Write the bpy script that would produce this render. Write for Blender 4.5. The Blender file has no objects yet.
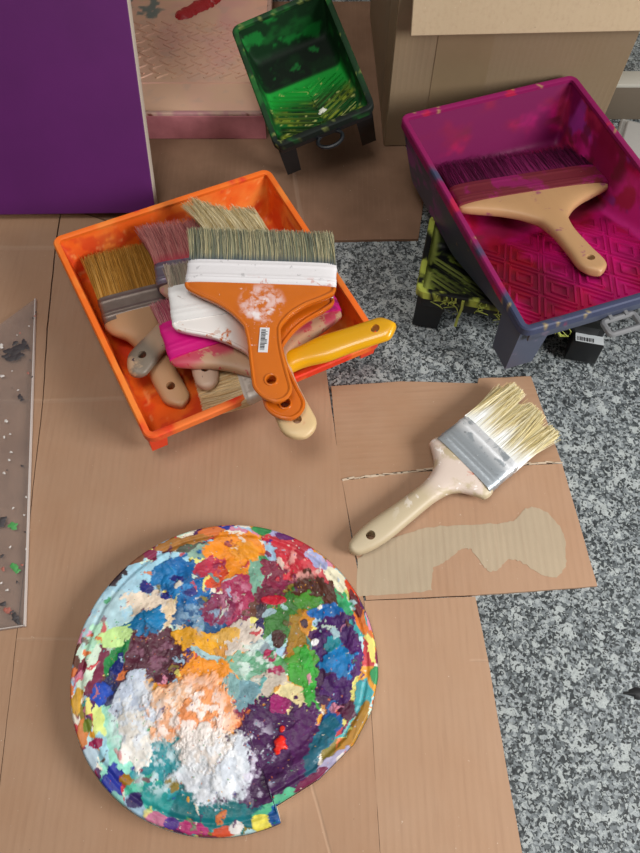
import bpy, bmesh, math, random
import numpy as np
from mathutils import Vector, Matrix

random.seed(7)
rng = np.random.default_rng(7)
S = bpy.context.scene
COL = S.collection

# ------------------------------------------------------------------ camera
F, PITCH, CAMZ, CX, CY = 700.0, math.radians(62.5), 0.60, 320.0, 426.5
cam = bpy.data.cameras.new('camera')
cam.sensor_width = cam.sensor_height = 36.0
cam.sensor_fit = 'VERTICAL'
cam.lens = F / 853.0 * 36.0
cam.clip_start = 0.01
co = bpy.data.objects.new('camera', cam)
COL.objects.link(co)
co.location = (0, 0, CAMZ)
co.rotation_euler = (math.pi / 2 - PITCH, 0, 0)
S.camera = co


def at(px, py, z=0.0):
    """point at height z that was measured at this spot of the photograph"""
    d = Vector((px - CX,
                F * math.cos(PITCH) - (py - CY) * math.sin(PITCH),
                -F * math.sin(PITCH) - (py - CY) * math.cos(PITCH)))
    return Vector((0, 0, CAMZ)) + d * ((z - CAMZ) / d.z)


# ------------------------------------------------------------------ colour / noise helpers
def lin(h):
    if not isinstance(h, str):
        return tuple(h)[:3]
    h = h.lstrip('#')
    o = []
    for i in (0, 2, 4):
        c = int(h[i:i + 2], 16) / 255
        o.append(c / 12.92 if c <= 0.04045 else ((c + 0.055) / 1.055) ** 2.4)
    return tuple(o)


def _hash(ix, iy, iz, seed):
    n = (ix * 374761393 + iy * 668265263 + iz * 2147483647 + seed * 1274126177) & 0xffffffff
    n = ((n ^ (n >> 13)) * 1274126177) & 0xffffffff
    n = n ^ (n >> 16)
    return (n & 0xffffff) / float(0xffffff)


def vnoise(p, seed=0):
    p = np.asarray(p, float)
    i = np.floor(p).astype(np.int64)
    f = p - i
    f = f * f * (3 - 2 * f)
    r = 0
    for dx in (0, 1):
        wx = f[:, 0] if dx else 1 - f[:, 0]
        for dy in (0, 1):
            wy = f[:, 1] if dy else 1 - f[:, 1]
            for dz in (0, 1):
                wz = f[:, 2] if dz else 1 - f[:, 2]
                r = r + wx * wy * wz * _hash(i[:, 0] + dx, i[:, 1] + dy, i[:, 2] + dz, seed)
    return r


def fbm(p, scale, seed=0, octv=4):
    p = np.asarray(p, float) * scale
    a, s, t = 0.5, 0.0, 0.0
    for k in range(octv):
        s = s + a * vnoise(p, seed + 17 * k)
        t += a
        p = p * 2.03
        a *= 0.5
    return s / t


def sstep(a, b, x):
    t = np.clip((x - a) / (b - a + 1e-12), 0, 1)
    return t * t * (3 - 2 * t)


def mixc(c, col, f):
    f = np.asarray(f)[:, None]
    return c * (1 - f) + np.array(lin(col))[None, :] * f


# ------------------------------------------------------------------ materials
class NT:
    def __init__(s, name):
        s.m = bpy.data.materials.new(name)
        s.m.use_nodes = True
        s.t = s.m.node_tree
        s.b = s.t.nodes['Principled BSDF']
        s.tc = s.t.nodes.new('ShaderNodeTexCoord')

    def n(s, kind, **kw):
        nd = s.t.nodes.new(kind)
        for k, v in kw.items():
            setattr(nd, k, v)
        return nd

    def l(s, a, b):
        s.t.links.new(a, b)

    def val(s, sock, v):
        if hasattr(v, 'is_linked') or hasattr(v, 'links'):
            s.l(v, sock)
        else:
            sock.default_value = v

    def math(s, op, a, b=0.0, c=0.0):
        nd = s.n('ShaderNodeMath', operation=op)
        for i, v in enumerate((a, b, c)):
            s.val(nd.inputs[i], v)
        return nd.outputs[0]

    def noise(s, scale, detail=4, rough=.55, seed=0.0, dist=0.0, vec=None):
        nd = s.n('ShaderNodeTexNoise', noise_dimensions='4D')
        s.l(vec or s.tc.outputs['Object'], nd.inputs['Vector'])
        nd.inputs['Scale'].default_value = scale
        nd.inputs['Detail'].default_value = detail
        nd.inputs['Roughness'].default_value = rough
        nd.inputs['W'].default_value = seed
        nd.inputs['Distortion'].default_value = dist
        return nd.outputs['Fac']

    def ramp(s, fac, stops, interp='LINEAR'):
        nd = s.n('ShaderNodeValToRGB')
        nd.color_ramp.interpolation = interp
        e = nd.color_ramp.elements
        while len(e) < len(stops):
            e.new(0.5)
        for k, (p, c) in enumerate(stops):
            e[k].position = p
            e[k].color = (*lin(c), 1) if not isinstance(c, float) else (c, c, c, 1)
        s.l(fac, nd.inputs[0])
        return nd.outputs[0]

    def maprange(s, v, a, b, c=0.0, d=1.0):
        nd = s.n('ShaderNodeMapRange', interpolation_type='SMOOTHSTEP')
        s.val(nd.inputs[0], v)
        for i, q in enumerate((a, b, c, d)):
            nd.inputs[i + 1].default_value = q
        return nd.outputs[0]

    def mix(s, f, a, b):
        nd = s.n('ShaderNodeMix', data_type='RGBA')
        s.val(nd.inputs[0], f)
        for sock, v in ((nd.inputs[6], a), (nd.inputs[7], b)):
            if isinstance(v, (tuple, str)):
                sock.default_value = (*lin(v), 1)
            else:
                s.l(v, sock)
        return nd.outputs[2]


MC = {}


def M(name, base=None, rough=.5, metal=0.0, var=None, layers=(), bump=None, attr=None, ior=1.5, spec=None, trans=0.0,
      stretch=None, coat=0.0):
    """procedural surface: base colour (or the mesh's own pigment attribute), tone variation, patches of paint"""
    if name in MC:
        return MC[name]
    k = NT(name)
    vec = k.tc.outputs['Object']
    if stretch:
        mp = k.n('ShaderNodeMapping')
        k.l(vec, mp.inputs[0])
        mp.inputs['Scale'].default_value = stretch
        vec = mp.outputs[0]
    if attr:
        a = k.n('ShaderNodeAttribute', attribute_name=attr)
        c = a.outputs['Color']
        if base:
            c = k.mix(0.0, c, base)
    else:
        rgb = k.n('ShaderNodeRGB')
        rgb.outputs[0].default_value = (*lin(base), 1)
        c = rgb.outputs[0]
    if var:
        col2, sc, amt = var
        c = k.mix(k.math('MULTIPLY', k.maprange(k.noise(sc, 5, .6, 3.1, vec=vec), .3, .7), amt), c, col2)
    for i, L in enumerate(layers):
        f = k.maprange(k.noise(L.get('s', 60), L.get('d', 5), .6, L.get('seed', i * 2.7), L.get('dist', .4), vec=vec if L.get('st') else None),
                       L.get('t', .55), L.get('t', .55) + L.get('soft', .05))
        if 'axis' in L:
            ax, lo, hi = L['axis']
            sp = k.n('ShaderNodeSeparateXYZ')
            k.l(k.tc.outputs['Object'], sp.inputs[0])
            f = k.math('MULTIPLY', f, k.maprange(sp.outputs[ax], lo, hi))
        if 'sph' in L:
            c0, r0 = L['sph']
            vd = k.n('ShaderNodeVectorMath', operation='DISTANCE')
            k.l(k.tc.outputs['Object'], vd.inputs[0])
            vd.inputs[1].default_value = c0
            f = k.math('MULTIPLY', f, k.maprange(vd.outputs['Value'], r0 * .65, r0, 1.0, 0.0))
        f = k.math('MULTIPLY', f, L.get('a', 1.0))
        c = k.mix(f, c, L['c'])
    k.l(c, k.b.inputs['Base Color'])
    k.b.inputs['Roughness'].default_value = rough
    k.b.inputs['Metallic'].default_value = metal
    k.b.inputs['IOR'].default_value = ior
    if spec is not None:
        k.b.inputs['Specular IOR Level'].default_value = spec
    k.b.inputs['Transmission Weight'].default_value = trans
    k.b.inputs['Coat Weight'].default_value = coat
    if bump:
        bm = k.n('ShaderNodeBump')
        bm.inputs['Strength'].default_value = bump[1]
        bm.inputs['Distance'].default_value = bump[2] if len(bump) > 2 else .0006
        k.l(k.noise(bump[0], 6, .6, 9.0, vec=vec), bm.inputs['Height'])
        k.l(bm.outputs[0], k.b.inputs['Normal'])
    MC[name] = k.m
    return k.m


def cardboard(name, base, flute='X', pitch=.0062, creases=(), light='#b3967e', depth=.00014, angle=0.0, stains=()):
    k = NT(name)
    mp = k.n('ShaderNodeMapping')
    k.l(k.tc.outputs['Object'], mp.inputs[0])
    mp.inputs['Rotation'].default_value = (0, 0, angle)
    sp = k.n('ShaderNodeSeparateXYZ')
    k.l(mp.outputs[0], sp.inputs[0])
    ws = k.math('MULTIPLY', sp.outputs[flute], 2 * math.pi / pitch)
    wob = k.math('MULTIPLY', k.noise(9, 2, .5, 2.0), 3.0)
    h = k.math('SINE', k.math('ADD', ws, wob))
    amp = k.maprange(k.noise(14, 3, .5, 5.0), .3, .75, .25, 1.0)
    h = k.math('MULTIPLY', h, amp)
    c = k.mix(k.maprange(k.noise(16, 5, .6, 1.0), .3, .72, 0, .35), base, light)
    # long paper fibres along the flutes
    m2 = k.n('ShaderNodeMapping')
    k.l(mp.outputs[0], m2.inputs[0])
    m2.inputs['Scale'].default_value = (1, .08, 1) if flute == 'X' else (.08, 1, 1)
    c = k.mix(k.maprange(k.noise(260, 3, .6, 4.0, vec=m2.outputs[0]), .45, .8, 0, .16), c, '#7d5a45')
    c = k.mix(k.maprange(h, .3, 1.0, 0, .04), c, '#d8b498')
    c = k.mix(k.maprange(k.noise(420, 2, .5, 8.0), .745, .765, 0, .5), c, '#e8dccb')
    c = k.mix(k.maprange(k.noise(300, 2, .5, 12.0), .755, .775, 0, .5), c, '#40302a')
    for sc, th, col_, amt in stains:
        c = k.mix(k.maprange(k.noise(sc, 4, .55, 21.0), th, th + .08, 0, amt), c, col_)
    H = k.math('MULTIPLY', h, .35)
    H = k.math('ADD', H, k.math('MULTIPLY', k.noise(500, 3, .6, 6.0), .35))
    H = k.math('ADD', H, k.math('MULTIPLY', k.noise(11, 2, .5, 7.0), 2.2))
    sw = k.n('ShaderNodeSeparateXYZ')
    k.l(k.tc.outputs['Object'], sw.inputs[0])
    for p, q, wd in creases:
        p, q = Vector(p).to_2d(), Vector(q).to_2d()
        d = (q - p).normalized()
        nx, ny = -d.y, d.x
        dist = k.math('ADD', k.math('ADD', k.math('MULTIPLY', sw.outputs[0], nx), k.math('MULTIPLY', sw.outputs[1], ny)), -(nx * p.x + ny * p.y))
        dist = k.math('ADD', dist, k.math('MULTIPLY', k.math('SUBTRACT', k.noise(40, 3, .5, 3.3), .5), .002))
        ad = k.math('ABSOLUTE', dist)
        along = k.math('ADD', k.math('MULTIPLY', sw.outputs[0], d.x), k.math('MULTIPLY', sw.outputs[1], d.y))
        a0, a1 = p.dot(d), q.dot(d)
        inside = k.math('MULTIPLY', k.maprange(along, a0 - .004, a0), k.maprange(along, a1, a1 + .004, 1, 0))
        g = k.math('MULTIPLY', k.maprange(ad, 0, wd, 1, 0), inside)
        H = k.math('ADD', H, k.math('MULTIPLY', g, -3.0))
        e = k.math('MULTIPLY', k.maprange(ad, wd * .5, wd * 1.1, 1, 0), inside)
        c = k.mix(k.math('MULTIPLY', e, .10), c, '#d9c1aa')
    k.l(c, k.b.inputs['Base Color'])
    k.b.inputs['Roughness'].default_value = .75
    k.b.inputs['Specular IOR Level'].default_value = .3
    bm = k.n('ShaderNodeBump')
    bm.inputs['Strength'].default_value = .8
    bm.inputs['Distance'].default_value = depth
    k.l(H, bm.inputs['Height'])
    k.l(bm.outputs[0], k.b.inputs['Normal'])
    return k.m


def granite():
    k = NT('granite')
    w = k.n('ShaderNodeVectorMath', operation='ADD')
    nz = k.n('ShaderNodeTexNoise')
    k.l(k.tc.outputs['Object'], nz.inputs['Vector'])
    nz.inputs['Scale'].default_value = 220
    nz.inputs['Detail'].default_value = 3
    sc = k.n('ShaderNodeVectorMath', operation='SCALE')
    k.l(nz.outputs['Color'], sc.inputs[0])
    sc.inputs['Scale'].default_value = .0055
    k.l(k.tc.outputs['Object'], w.inputs[0])
    k.l(sc.outputs[0], w.inputs[1])

    def vor(scale):
        v = k.n('ShaderNodeTexVoronoi')
        k.l(w.outputs[0], v.inputs['Vector'])
        v.inputs['Scale'].default_value = scale
        s = k.n('ShaderNodeSeparateColor')
        k.l(v.outputs['Color'], s.inputs[0])
        return s.outputs
    v1, v2, v3 = vor(350), vor(640), vor(150)
    f = k.math('ADD', k.math('MULTIPLY', v1[0], .62), k.math('MULTIPLY', k.noise(130, 3, .6, 2.0), .50))
    c = k.ramp(f, [(.0, '#1e2123'), (.32, '#34393b'), (.45, '#565c5e'), (.60, '#70777a'), (.78, '#91989a'), (.95, '#b4bbbb')])
    c = k.mix(k.maprange(v3[1], .86, .88, 0, .75), c, '#b6bdbc')
    c = k.mix(k.maprange(v2[0], .77, .79, 0, .92), c, '#202325')
    c = k.mix(k.maprange(v2[1], .84, .86, 0, .7), c, '#b0b7b6')
    c = k.mix(k.maprange(k.noise(900, 2, .6, 4.0), .4, .7, 0, .35), c, '#4a5052')
    k.l(c, k.b.inputs['Base Color'])
    k.b.inputs['Roughness'].default_value = .38
    k.b.inputs['Specular IOR Level'].default_value = .35
    return k.m


# ------------------------------------------------------------------ mesh helpers
def mesh_obj(name, bm_or_me, mat, parent=None, mw=None, smooth=35):
    if isinstance(bm_or_me, bmesh.types.BMesh):
        me = bpy.data.meshes.new(name)
        bmesh.ops.recalc_face_normals(bm_or_me, faces=bm_or_me.faces)
        bm_or_me.to_mesh(me)
        bm_or_me.free()
    else:
        me = bm_or_me
        me.name = name
    if smooth:
        me.polygons.foreach_set('use_smooth', [True] * len(me.polygons))
        me.set_sharp_from_angle(angle=math.radians(smooth))
    if mat and not me.materials:
        me.materials.append(mat)
    o = bpy.data.objects.new(name, me)
    COL.objects.link(o)
    if parent:
        o.parent = parent
    if mw is not None:
        o.matrix_world = mw
    return o


def tag(o, label, cat=None, group=None, kind=None):
    if label:
        o['label'] = label
    if cat:
        o['category'] = cat
    if group:
        o['group'] = group
    if kind:
        o['kind'] = kind
    return o


def thing(name, label, cat, mw=None, group=None):
    o = bpy.data.objects.new(name, None)
    o.empty_display_size = .02
    COL.objects.link(o)
    if mw is not None:
        o.matrix_world = mw
    return tag(o, label, cat, group)


def add_box(bm, lo, hi, bev=0.0, seg=2, mat=None):
    r = bmesh.ops.create_cube(bm, size=1.0)
    lo, hi = Vector(lo), Vector(hi)
    for v in r['verts']:
        v.co = Vector([(lo[i] + hi[i]) / 2 + v.co[i] * (hi[i] - lo[i]) for i in range(3)])
        if mat:
            v.co = mat @ v.co
    if bev:
        es = {e for v in r['verts'] for e in v.link_edges}
        bmesh.ops.bevel(bm, geom=list(es), offset=bev, segments=seg, profile=.5, affect='EDGES')


def add_bar(bm, a, b, w, h, up=(0, 0, 1)):
    """ridge with a trapezoid section from a to b, rising along up"""
    a, b, up = Vector(a), Vector(b), Vector(up).normalized()
    d = (b - a).normalized()
    s = d.cross(up).normalized()
    vs = []
    for p in (a, b):
        for q in (-s * w / 2 - up * h * .3, -s * w * .28 + up * h, s * w * .28 + up * h, s * w / 2 - up * h * .3):
            vs.append(bm.verts.new(p + q))
    for i in range(4):
        bm.faces.new((vs[i], vs[(i + 1) % 4], vs[4 + (i + 1) % 4], vs[4 + i]))
    bm.faces.new(vs[0:4])
    bm.faces.new(vs[4:8])


def add_tube(bm, pts, r, n=8, closed=False):
    pts = [Vector(p) for p in pts]
    rings = []
    m = len(pts)
    for i, p in enumerate(pts):
        d = (pts[(i + 1) % m] - pts[i - 1]) if closed else (pts[min(i + 1, m - 1)] - pts[max(i - 1, 0)])
        d.normalize()
        u = Vector((0, 0, 1)) if abs(d.z) < .9 else Vector((1, 0, 0))
        s = d.cross(u).normalized()
        t = s.cross(d)
        rr = r[i] if isinstance(r, (list, tuple)) else r
        rings.append([bm.verts.new(p + (s * math.cos(2 * math.pi * k / n) + t * math.sin(2 * math.pi * k / n)) * rr) for k in range(n)])
    for i in range(m if closed else m - 1):
        A, B = rings[i], rings[(i + 1) % m]
        for k in range(n):
            bm.faces.new((A[k], A[(k + 1) % n], B[(k + 1) % n], B[k]))
    if not closed:
        bm.faces.new(rings[0])
        bm.faces.new(rings[-1])


def add_prism(bm, poly, z0, z1, mat=None):
    """solid slab from a 2D outline"""
    lo = [bm.verts.new((mat @ Vector((p[0], p[1], z0))) if mat else (p[0], p[1], z0)) for p in poly]
    hi = [bm.verts.new((mat @ Vector((p[0], p[1], z1))) if mat else (p[0], p[1], z1)) for p in poly]
    n = len(poly)
    f0 = bm.faces.new(lo)
    f1 = bm.faces.new(hi)
    for i in range(n):
        bm.faces.new((lo[i], lo[(i + 1) % n], hi[(i + 1) % n], hi[i]))
    bmesh.ops.triangulate(bm, faces=[f0, f1])


def evaluated(o):
    dg = bpy.context.evaluated_depsgraph_get()
    dg.update()
    return bpy.data.meshes.new_from_object(o.evaluated_get(dg))


def modded(me, mods):
    """bake modifiers into a mesh"""
    o = bpy.data.objects.new('tmp', me)
    COL.objects.link(o)
    extra = []
    for kind, kw in mods:
        md = o.modifiers.new(kind.lower(), kind)
        for k, v in kw.items():
            if k == 'cutter':
                c = bpy.data.objects.new('cut', v)
                COL.objects.link(c)
                extra.append(c)
                md.object = c
            else:
                setattr(md, k, v)
    r = evaluated(o)
    for x in [o] + extra:
        bpy.data.objects.remove(x)
    return r


def paint(me, fn, name='pigment'):
    n = len(me.vertices)
    c = np.empty(n * 3)
    me.vertices.foreach_get('co', c)
    c = c.reshape(-1, 3)
    me.update()
    col = np.clip(fn(c), 0, 1)
    a = me.attributes.new(name, 'FLOAT_COLOR', 'POINT')
    a.data.foreach_set('color', np.hstack([col, np.ones((n, 1))]).astype(np.float32).ravel())


def interp(keys, t):
    """smooth monotone-ish interpolation through keys"""
    xs = [k[0] for k in keys]
    ys = [k[1] for k in keys]
    n = len(xs)
    ms = []
    for i in range(n):
        if i == 0:
            ms.append((ys[1] - ys[0]) / (xs[1] - xs[0]))
        elif i == n - 1:
            ms.append((ys[-1] - ys[-2]) / (xs[-1] - xs[-2]))
        else:
            d0 = (ys[i] - ys[i - 1]) / (xs[i] - xs[i - 1])
            d1 = (ys[i + 1] - ys[i]) / (xs[i + 1] - xs[i])
            ms.append(0 if d0 * d1 <= 0 else 2 * d0 * d1 / (d0 + d1))
    if t <= xs[0]:
        return ys[0]
    if t >= xs[-1]:
        return ys[-1]
    for i in range(n - 1):
        if xs[i] <= t <= xs[i + 1]:
            h = xs[i + 1] - xs[i]
            s = (t - xs[i]) / h
            return (ys[i] * (2 * s ** 3 - 3 * s * s + 1) + h * ms[i] * (s ** 3 - 2 * s * s + s)
                    + ys[i + 1] * (-2 * s ** 3 + 3 * s * s) + h * ms[i + 1] * (s ** 3 - s * s))


def frame(o, x, y):
    y = Vector(y).normalized()
    z = Vector(x).cross(y).normalized()
    x = y.cross(z)
    m = Matrix((x, y, z)).transposed().to_4x4()
    m.translation = o
    return m


# ------------------------------------------------------------------ paint brushes
def loft(stations, expo=2.6, n=28, cap=True):
    """stations: (xc, y, zc, half_w, half_t)"""
    bm = bmesh.new()
    rings = []
    for xc, y, zc, hw, ht in stations:
        ring = []
        for k in range(n):
            a = 2 * math.pi * k / n
            ca, sa = math.cos(a), math.sin(a)
            ring.append(bm.verts.new((xc + hw * math.copysign(abs(ca) ** (2 / expo), ca), y, zc + ht * math.copysign(abs(sa) ** (2 / expo), sa))))
        rings.append(ring)
    for A, B in zip(rings, rings[1:]):
        for k in range(n):
            bm.faces.new((A[k], A[(k + 1) % n], B[(k + 1) % n], B[k]))
    if cap:
        bm.faces.new(rings[0])
        bm.faces.new(rings[-1])
    return bm


def bristle_mesh(w, th, y0, ln, n, cols, root=None, root_len=.3, splay=0.0, lean=0.0, clumps=0, uneven=.08, wild=.03, thick=.00036, droop=0.0, sheath=None):
    V, Fc, C = [], [], []
    cols = [np.array(lin(c)) for c in cols]
    rootc = np.array(lin(root)) if root else None
    cc = [(rng.uniform(-1, 1), rng.uniform(-1, 1), rng.uniform(-.16, .1), rng.uniform(-.1, .1)) for _ in range(max(1, clumps))]
    if clumps:
        cc = [(-1 + 2 * (i + .5) / clumps + rng.uniform(-.06, .06), rng.uniform(-.6, .6), rng.uniform(-.13, .07), rng.uniform(-.12, .12)) for i in range(clumps)]
    for _ in range(n):
        u, v = rng.uniform(-1, 1), rng.uniform(-1, 1)
        x0, z0 = u * w / 2, v * th / 2
        L = ln * (1 + rng.uniform(-uneven, uneven * .35))
        tx = x0 * (1 + splay) + lean * ln + rng.normal(0, wild) * ln
        tz = z0 * (.75 if not splay else 1.0) + rng.normal(0, wild * .6) * ln - droop * ln
        if clumps:
            j = min(range(clumps), key=lambda q: (cc[q][0] - u) ** 2 + .3 * (cc[q][1] - v) ** 2)
            L *= 1 + cc[j][2]
            tx = tx * .58 + .42 * (cc[j][0] * w / 2 * (1 + splay) + cc[j][3] * ln * .4 + lean * ln)
            tz = tz * .5 + .5 * cc[j][1] * th / 2
        c = cols[rng.integers(len(cols))] * rng.uniform(.82, 1.16)
        base = len(V)
        segs = 4
        for s in range(segs + 1):
            t = s / segs
            e = t ** 1.5
            px, pz, py = x0 + (tx - x0) * e, z0 + (tz - z0) * e, y0 + L * t
            r = thick * (1 - .55 * t)
            for q in range(3):
                a = 2.09 * q
                V.append((px + r * math.cos(a), py, pz + r * math.sin(a)))
                if rootc is not None:
                    f = max(0.0, min(1.0, (root_len * (1 + .5 * math.sin(x0 * 330) * math.sin(x0 * 90 + 1) + rng.uniform(-.35, .35)) - t) / .16))
                    C.append(c * (1 - f) + rootc * rng.uniform(.9, 1.05) * f)
                else:
                    C.append(c)
        for s in range(segs):
            for q in range(3):
                a0, a1 = base + 3 * s + q, base + 3 * s + (q + 1) % 3
                Fc.append((a0, a1, a1 + 3, a0 + 3))
        Fc.append((base + 3 * segs, base + 3 * segs + 1, base + 3 * segs + 2))
    # packed inner bundle that keeps the brush opaque
    nx = 24
    b0 = len(V)
    ends = []
    for s, t in enumerate((0, .35, .7, .86)):
        for k in range(nx):
            a = 2 * math.pi * k / nx
            ca, sa = math.cos(a), math.sin(a)
            x = w / 2 * .97 * math.copysign(abs(ca) ** .35, ca)
            z = th / 2 * (.97 - .55 * t) * math.copysign(abs(sa) ** .6, sa)
            e = t ** 1.5
            V.append((x + (x * splay + lean * ln) * e, y0 + ln * t, z - droop * ln * e))
            c = cols[k % len(cols)] * .85
            if rootc is not None and t < root_len:
                c = rootc
            C.append(c)
    for s in range(3):
        for k in range(nx):
            a0, a1 = b0 + s * nx + k, b0 + s * nx + (k + 1) % nx
            Fc.append((a0, a1, a1 + nx, a0 + nx))
    Fc.append(tuple(b0 + 3 * nx + k for k in range(nx)))
    me = bpy.data.meshes.new('bristles')
    me.from_pydata(V, [], Fc)
    me.update()
    a = me.attributes.new('pigment', 'FLOAT_COLOR', 'POINT')
    a.data.foreach_set('color', np.hstack([np.clip(np.array(C), 0, 1), np.ones((len(C), 1))]).astype(np.float32).ravel())
    return me


def brush(name, label, L, R, E, T, hm, fm, keys, thk, bristles, fl_frac=.4, ft=.014, expo=2.6, hole=None, rim=0.0, cat='paintbrush',
          end_r=.012, group=None, roll=0.0, hole_r=.0042, bend_pow=1.6, bm_thick=None):
    """L, R: the shoulders under the ferrule, E: end of the handle, T: tip of the bristles (world points).
    keys: half width of the handle against t (0 at the ferrule, 1 at the end), as share of half the brush width for t=0 .. """
    L, R, E, T = Vector(L), Vector(R), Vector(E), Vector(T)
    J = (L + R) / 2
    X = (R - L)
    w = X.length
    X.normalize()
    e = E - J
    yv = -(e - X * e.dot(X)).normalized()
    mw = frame(J, X, yv)
    if roll:
        mw = mw @ Matrix.Rotation(roll, 4, 'Y')
    inv = mw.inverted()
    el, tl = inv @ E, inv @ T
    hl, bend = -el.y, el.x
    head = math.hypot(tl.x, tl.y)
    fl, bl = head * fl_frac, head * (1 - fl_frac)
    root = thing(name, label, cat, mw, group)
    # handle ------------------------------------------------
    if callable(keys):
        keys = keys(w / 2)
    st = []
    N = 60
    tt, ht = thk
    outline = []
    for i in range(N + 1):
        t = i / N
        t = 1 - (1 - t) ** 1.25
        y = -hl * t
        hw = interp(keys, t)
        rem = hl * (1 - t)
        if rem < end_r:
            hw *= math.sqrt(max(.02, 1 - (1 - rem / end_r) ** 2))
        th = interp([(0, tt), (.3, (tt + ht) / 2), (.6, ht), (1, ht * .85)], t)
        if rem < end_r * .5 and rim == 0:
            th *= math.sqrt(max(.08, 1 - (1 - rem / (end_r * .5)) ** 2 * .8))
        xc = bend * t ** bend_pow
        st.append((xc, y, 0, hw, th))
        outline.append((xc, y, hw, th))
    bm = loft(st, expo, 32)
    rim_pts = None
    if rim:
        rim_pts = [(o[0] - o[2] + rim * .6, o[1], o[3] * .7) for o in outline[2:]] + [(o[0] + o[2] - rim * .6, o[1], o[3] * .7) for o in reversed(outline[2:])]
    me = bpy.data.meshes.new('handle')
    bmesh.ops.recalc_face_normals(bm, faces=bm.faces)
    bm.to_mesh(me)
    bm.free()
    if hole:
        cb = bmesh.new()
        bmesh.ops.create_cone(cb, cap_ends=True, segments=24, radius1=hole_r, radius2=hole_r, depth=.08)
        bmesh.ops.translate(cb, verts=cb.verts, vec=(bend * hole ** bend_pow, -hl * hole, 0))
        cm = bpy.data.meshes.new('c')
        cb.to_mesh(cm)
        cb.free()
        me = modded(me, [('BOOLEAN', dict(operation='DIFFERENCE', solver='EXACT', cutter=cm))])
    if rim:
        b2 = bmesh.new()
        b2.from_mesh(me)
        add_tube(b2, rim_pts, rim, 8)
        if hole:
            add_tube(b2, [(bend * hole ** bend_pow + hole_r * 1.25 * math.cos(a), -hl * hole + hole_r * 1.25 * math.sin(a), ht * .85) for a in np.linspace(0, 2 * math.pi, 25)[:-1]], rim * .6, 8, True)
        b2.to_mesh(me)
        b2.free()
    h = mesh_obj('handle', me, hm, root, smooth=40)
    # ferrule -----------------------------------------------
    fw = w / 2 * 1.0
    sts = []
    for i in range(25):
        t = i / 24
        b = .0006 * (math.exp(-((t - .2) / .04) ** 2) + math.exp(-((t - .32) / .04) ** 2) + math.exp(-((t - .82) / .05) ** 2))
        sts.append((0, -.004 + (fl + .004) * t, 0, fw + b, ft / 2 + b))
    f = mesh_obj('ferrule', loft(sts, 5.5, 40), fm, root)
    # bristles ----------------------------------------------
    bk = dict(bristles)
    mat = bk.pop('mat')
    lean = (tl.x / head) if 'lean' not in bk else bk.pop('lean')
    bmesh_ = bristle_mesh(w * .985, ft * .86, fl - .001, bl, lean=lean, **bk)
    b = mesh_obj('bristles', bmesh_, mat, root, smooth=0)
    return root, h, f, b, dict(w=w, hl=hl, fl=fl, bl=bl, bend=bend)


# ------------------------------------------------------------------ paint trays
def resample(poly, step):
    out = [poly[0]]
    for a, b in zip(poly, poly[1:]):
        n = max(1, int(math.hypot(b[0] - a[0], b[1] - a[1]) / step))
        out += [(a[0] + (b[0] - a[0]) * i / n, a[1] + (b[1] - a[1]) * i / n) for i in range(1, n + 1)]
    return out


def fillet(poly, r):
    out = [poly[0]]
    for i in range(1, len(poly) - 1):
        p, a, b = Vector(poly[i]), Vector(poly[i - 1]), Vector(poly[i + 1])
        da, db = (a - p), (b - p)
        q = min(r, da.length * .45, db.length * .45)
        s, e = p + da.normalized() * q, p + db.normalized() * q
        for k in range(6):
            t = k / 5
            out.append(tuple(s * (1 - t) ** 2 + p * 2 * t * (1 - t) + e * t * t))
    out.append(poly[-1])
    return out


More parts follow.
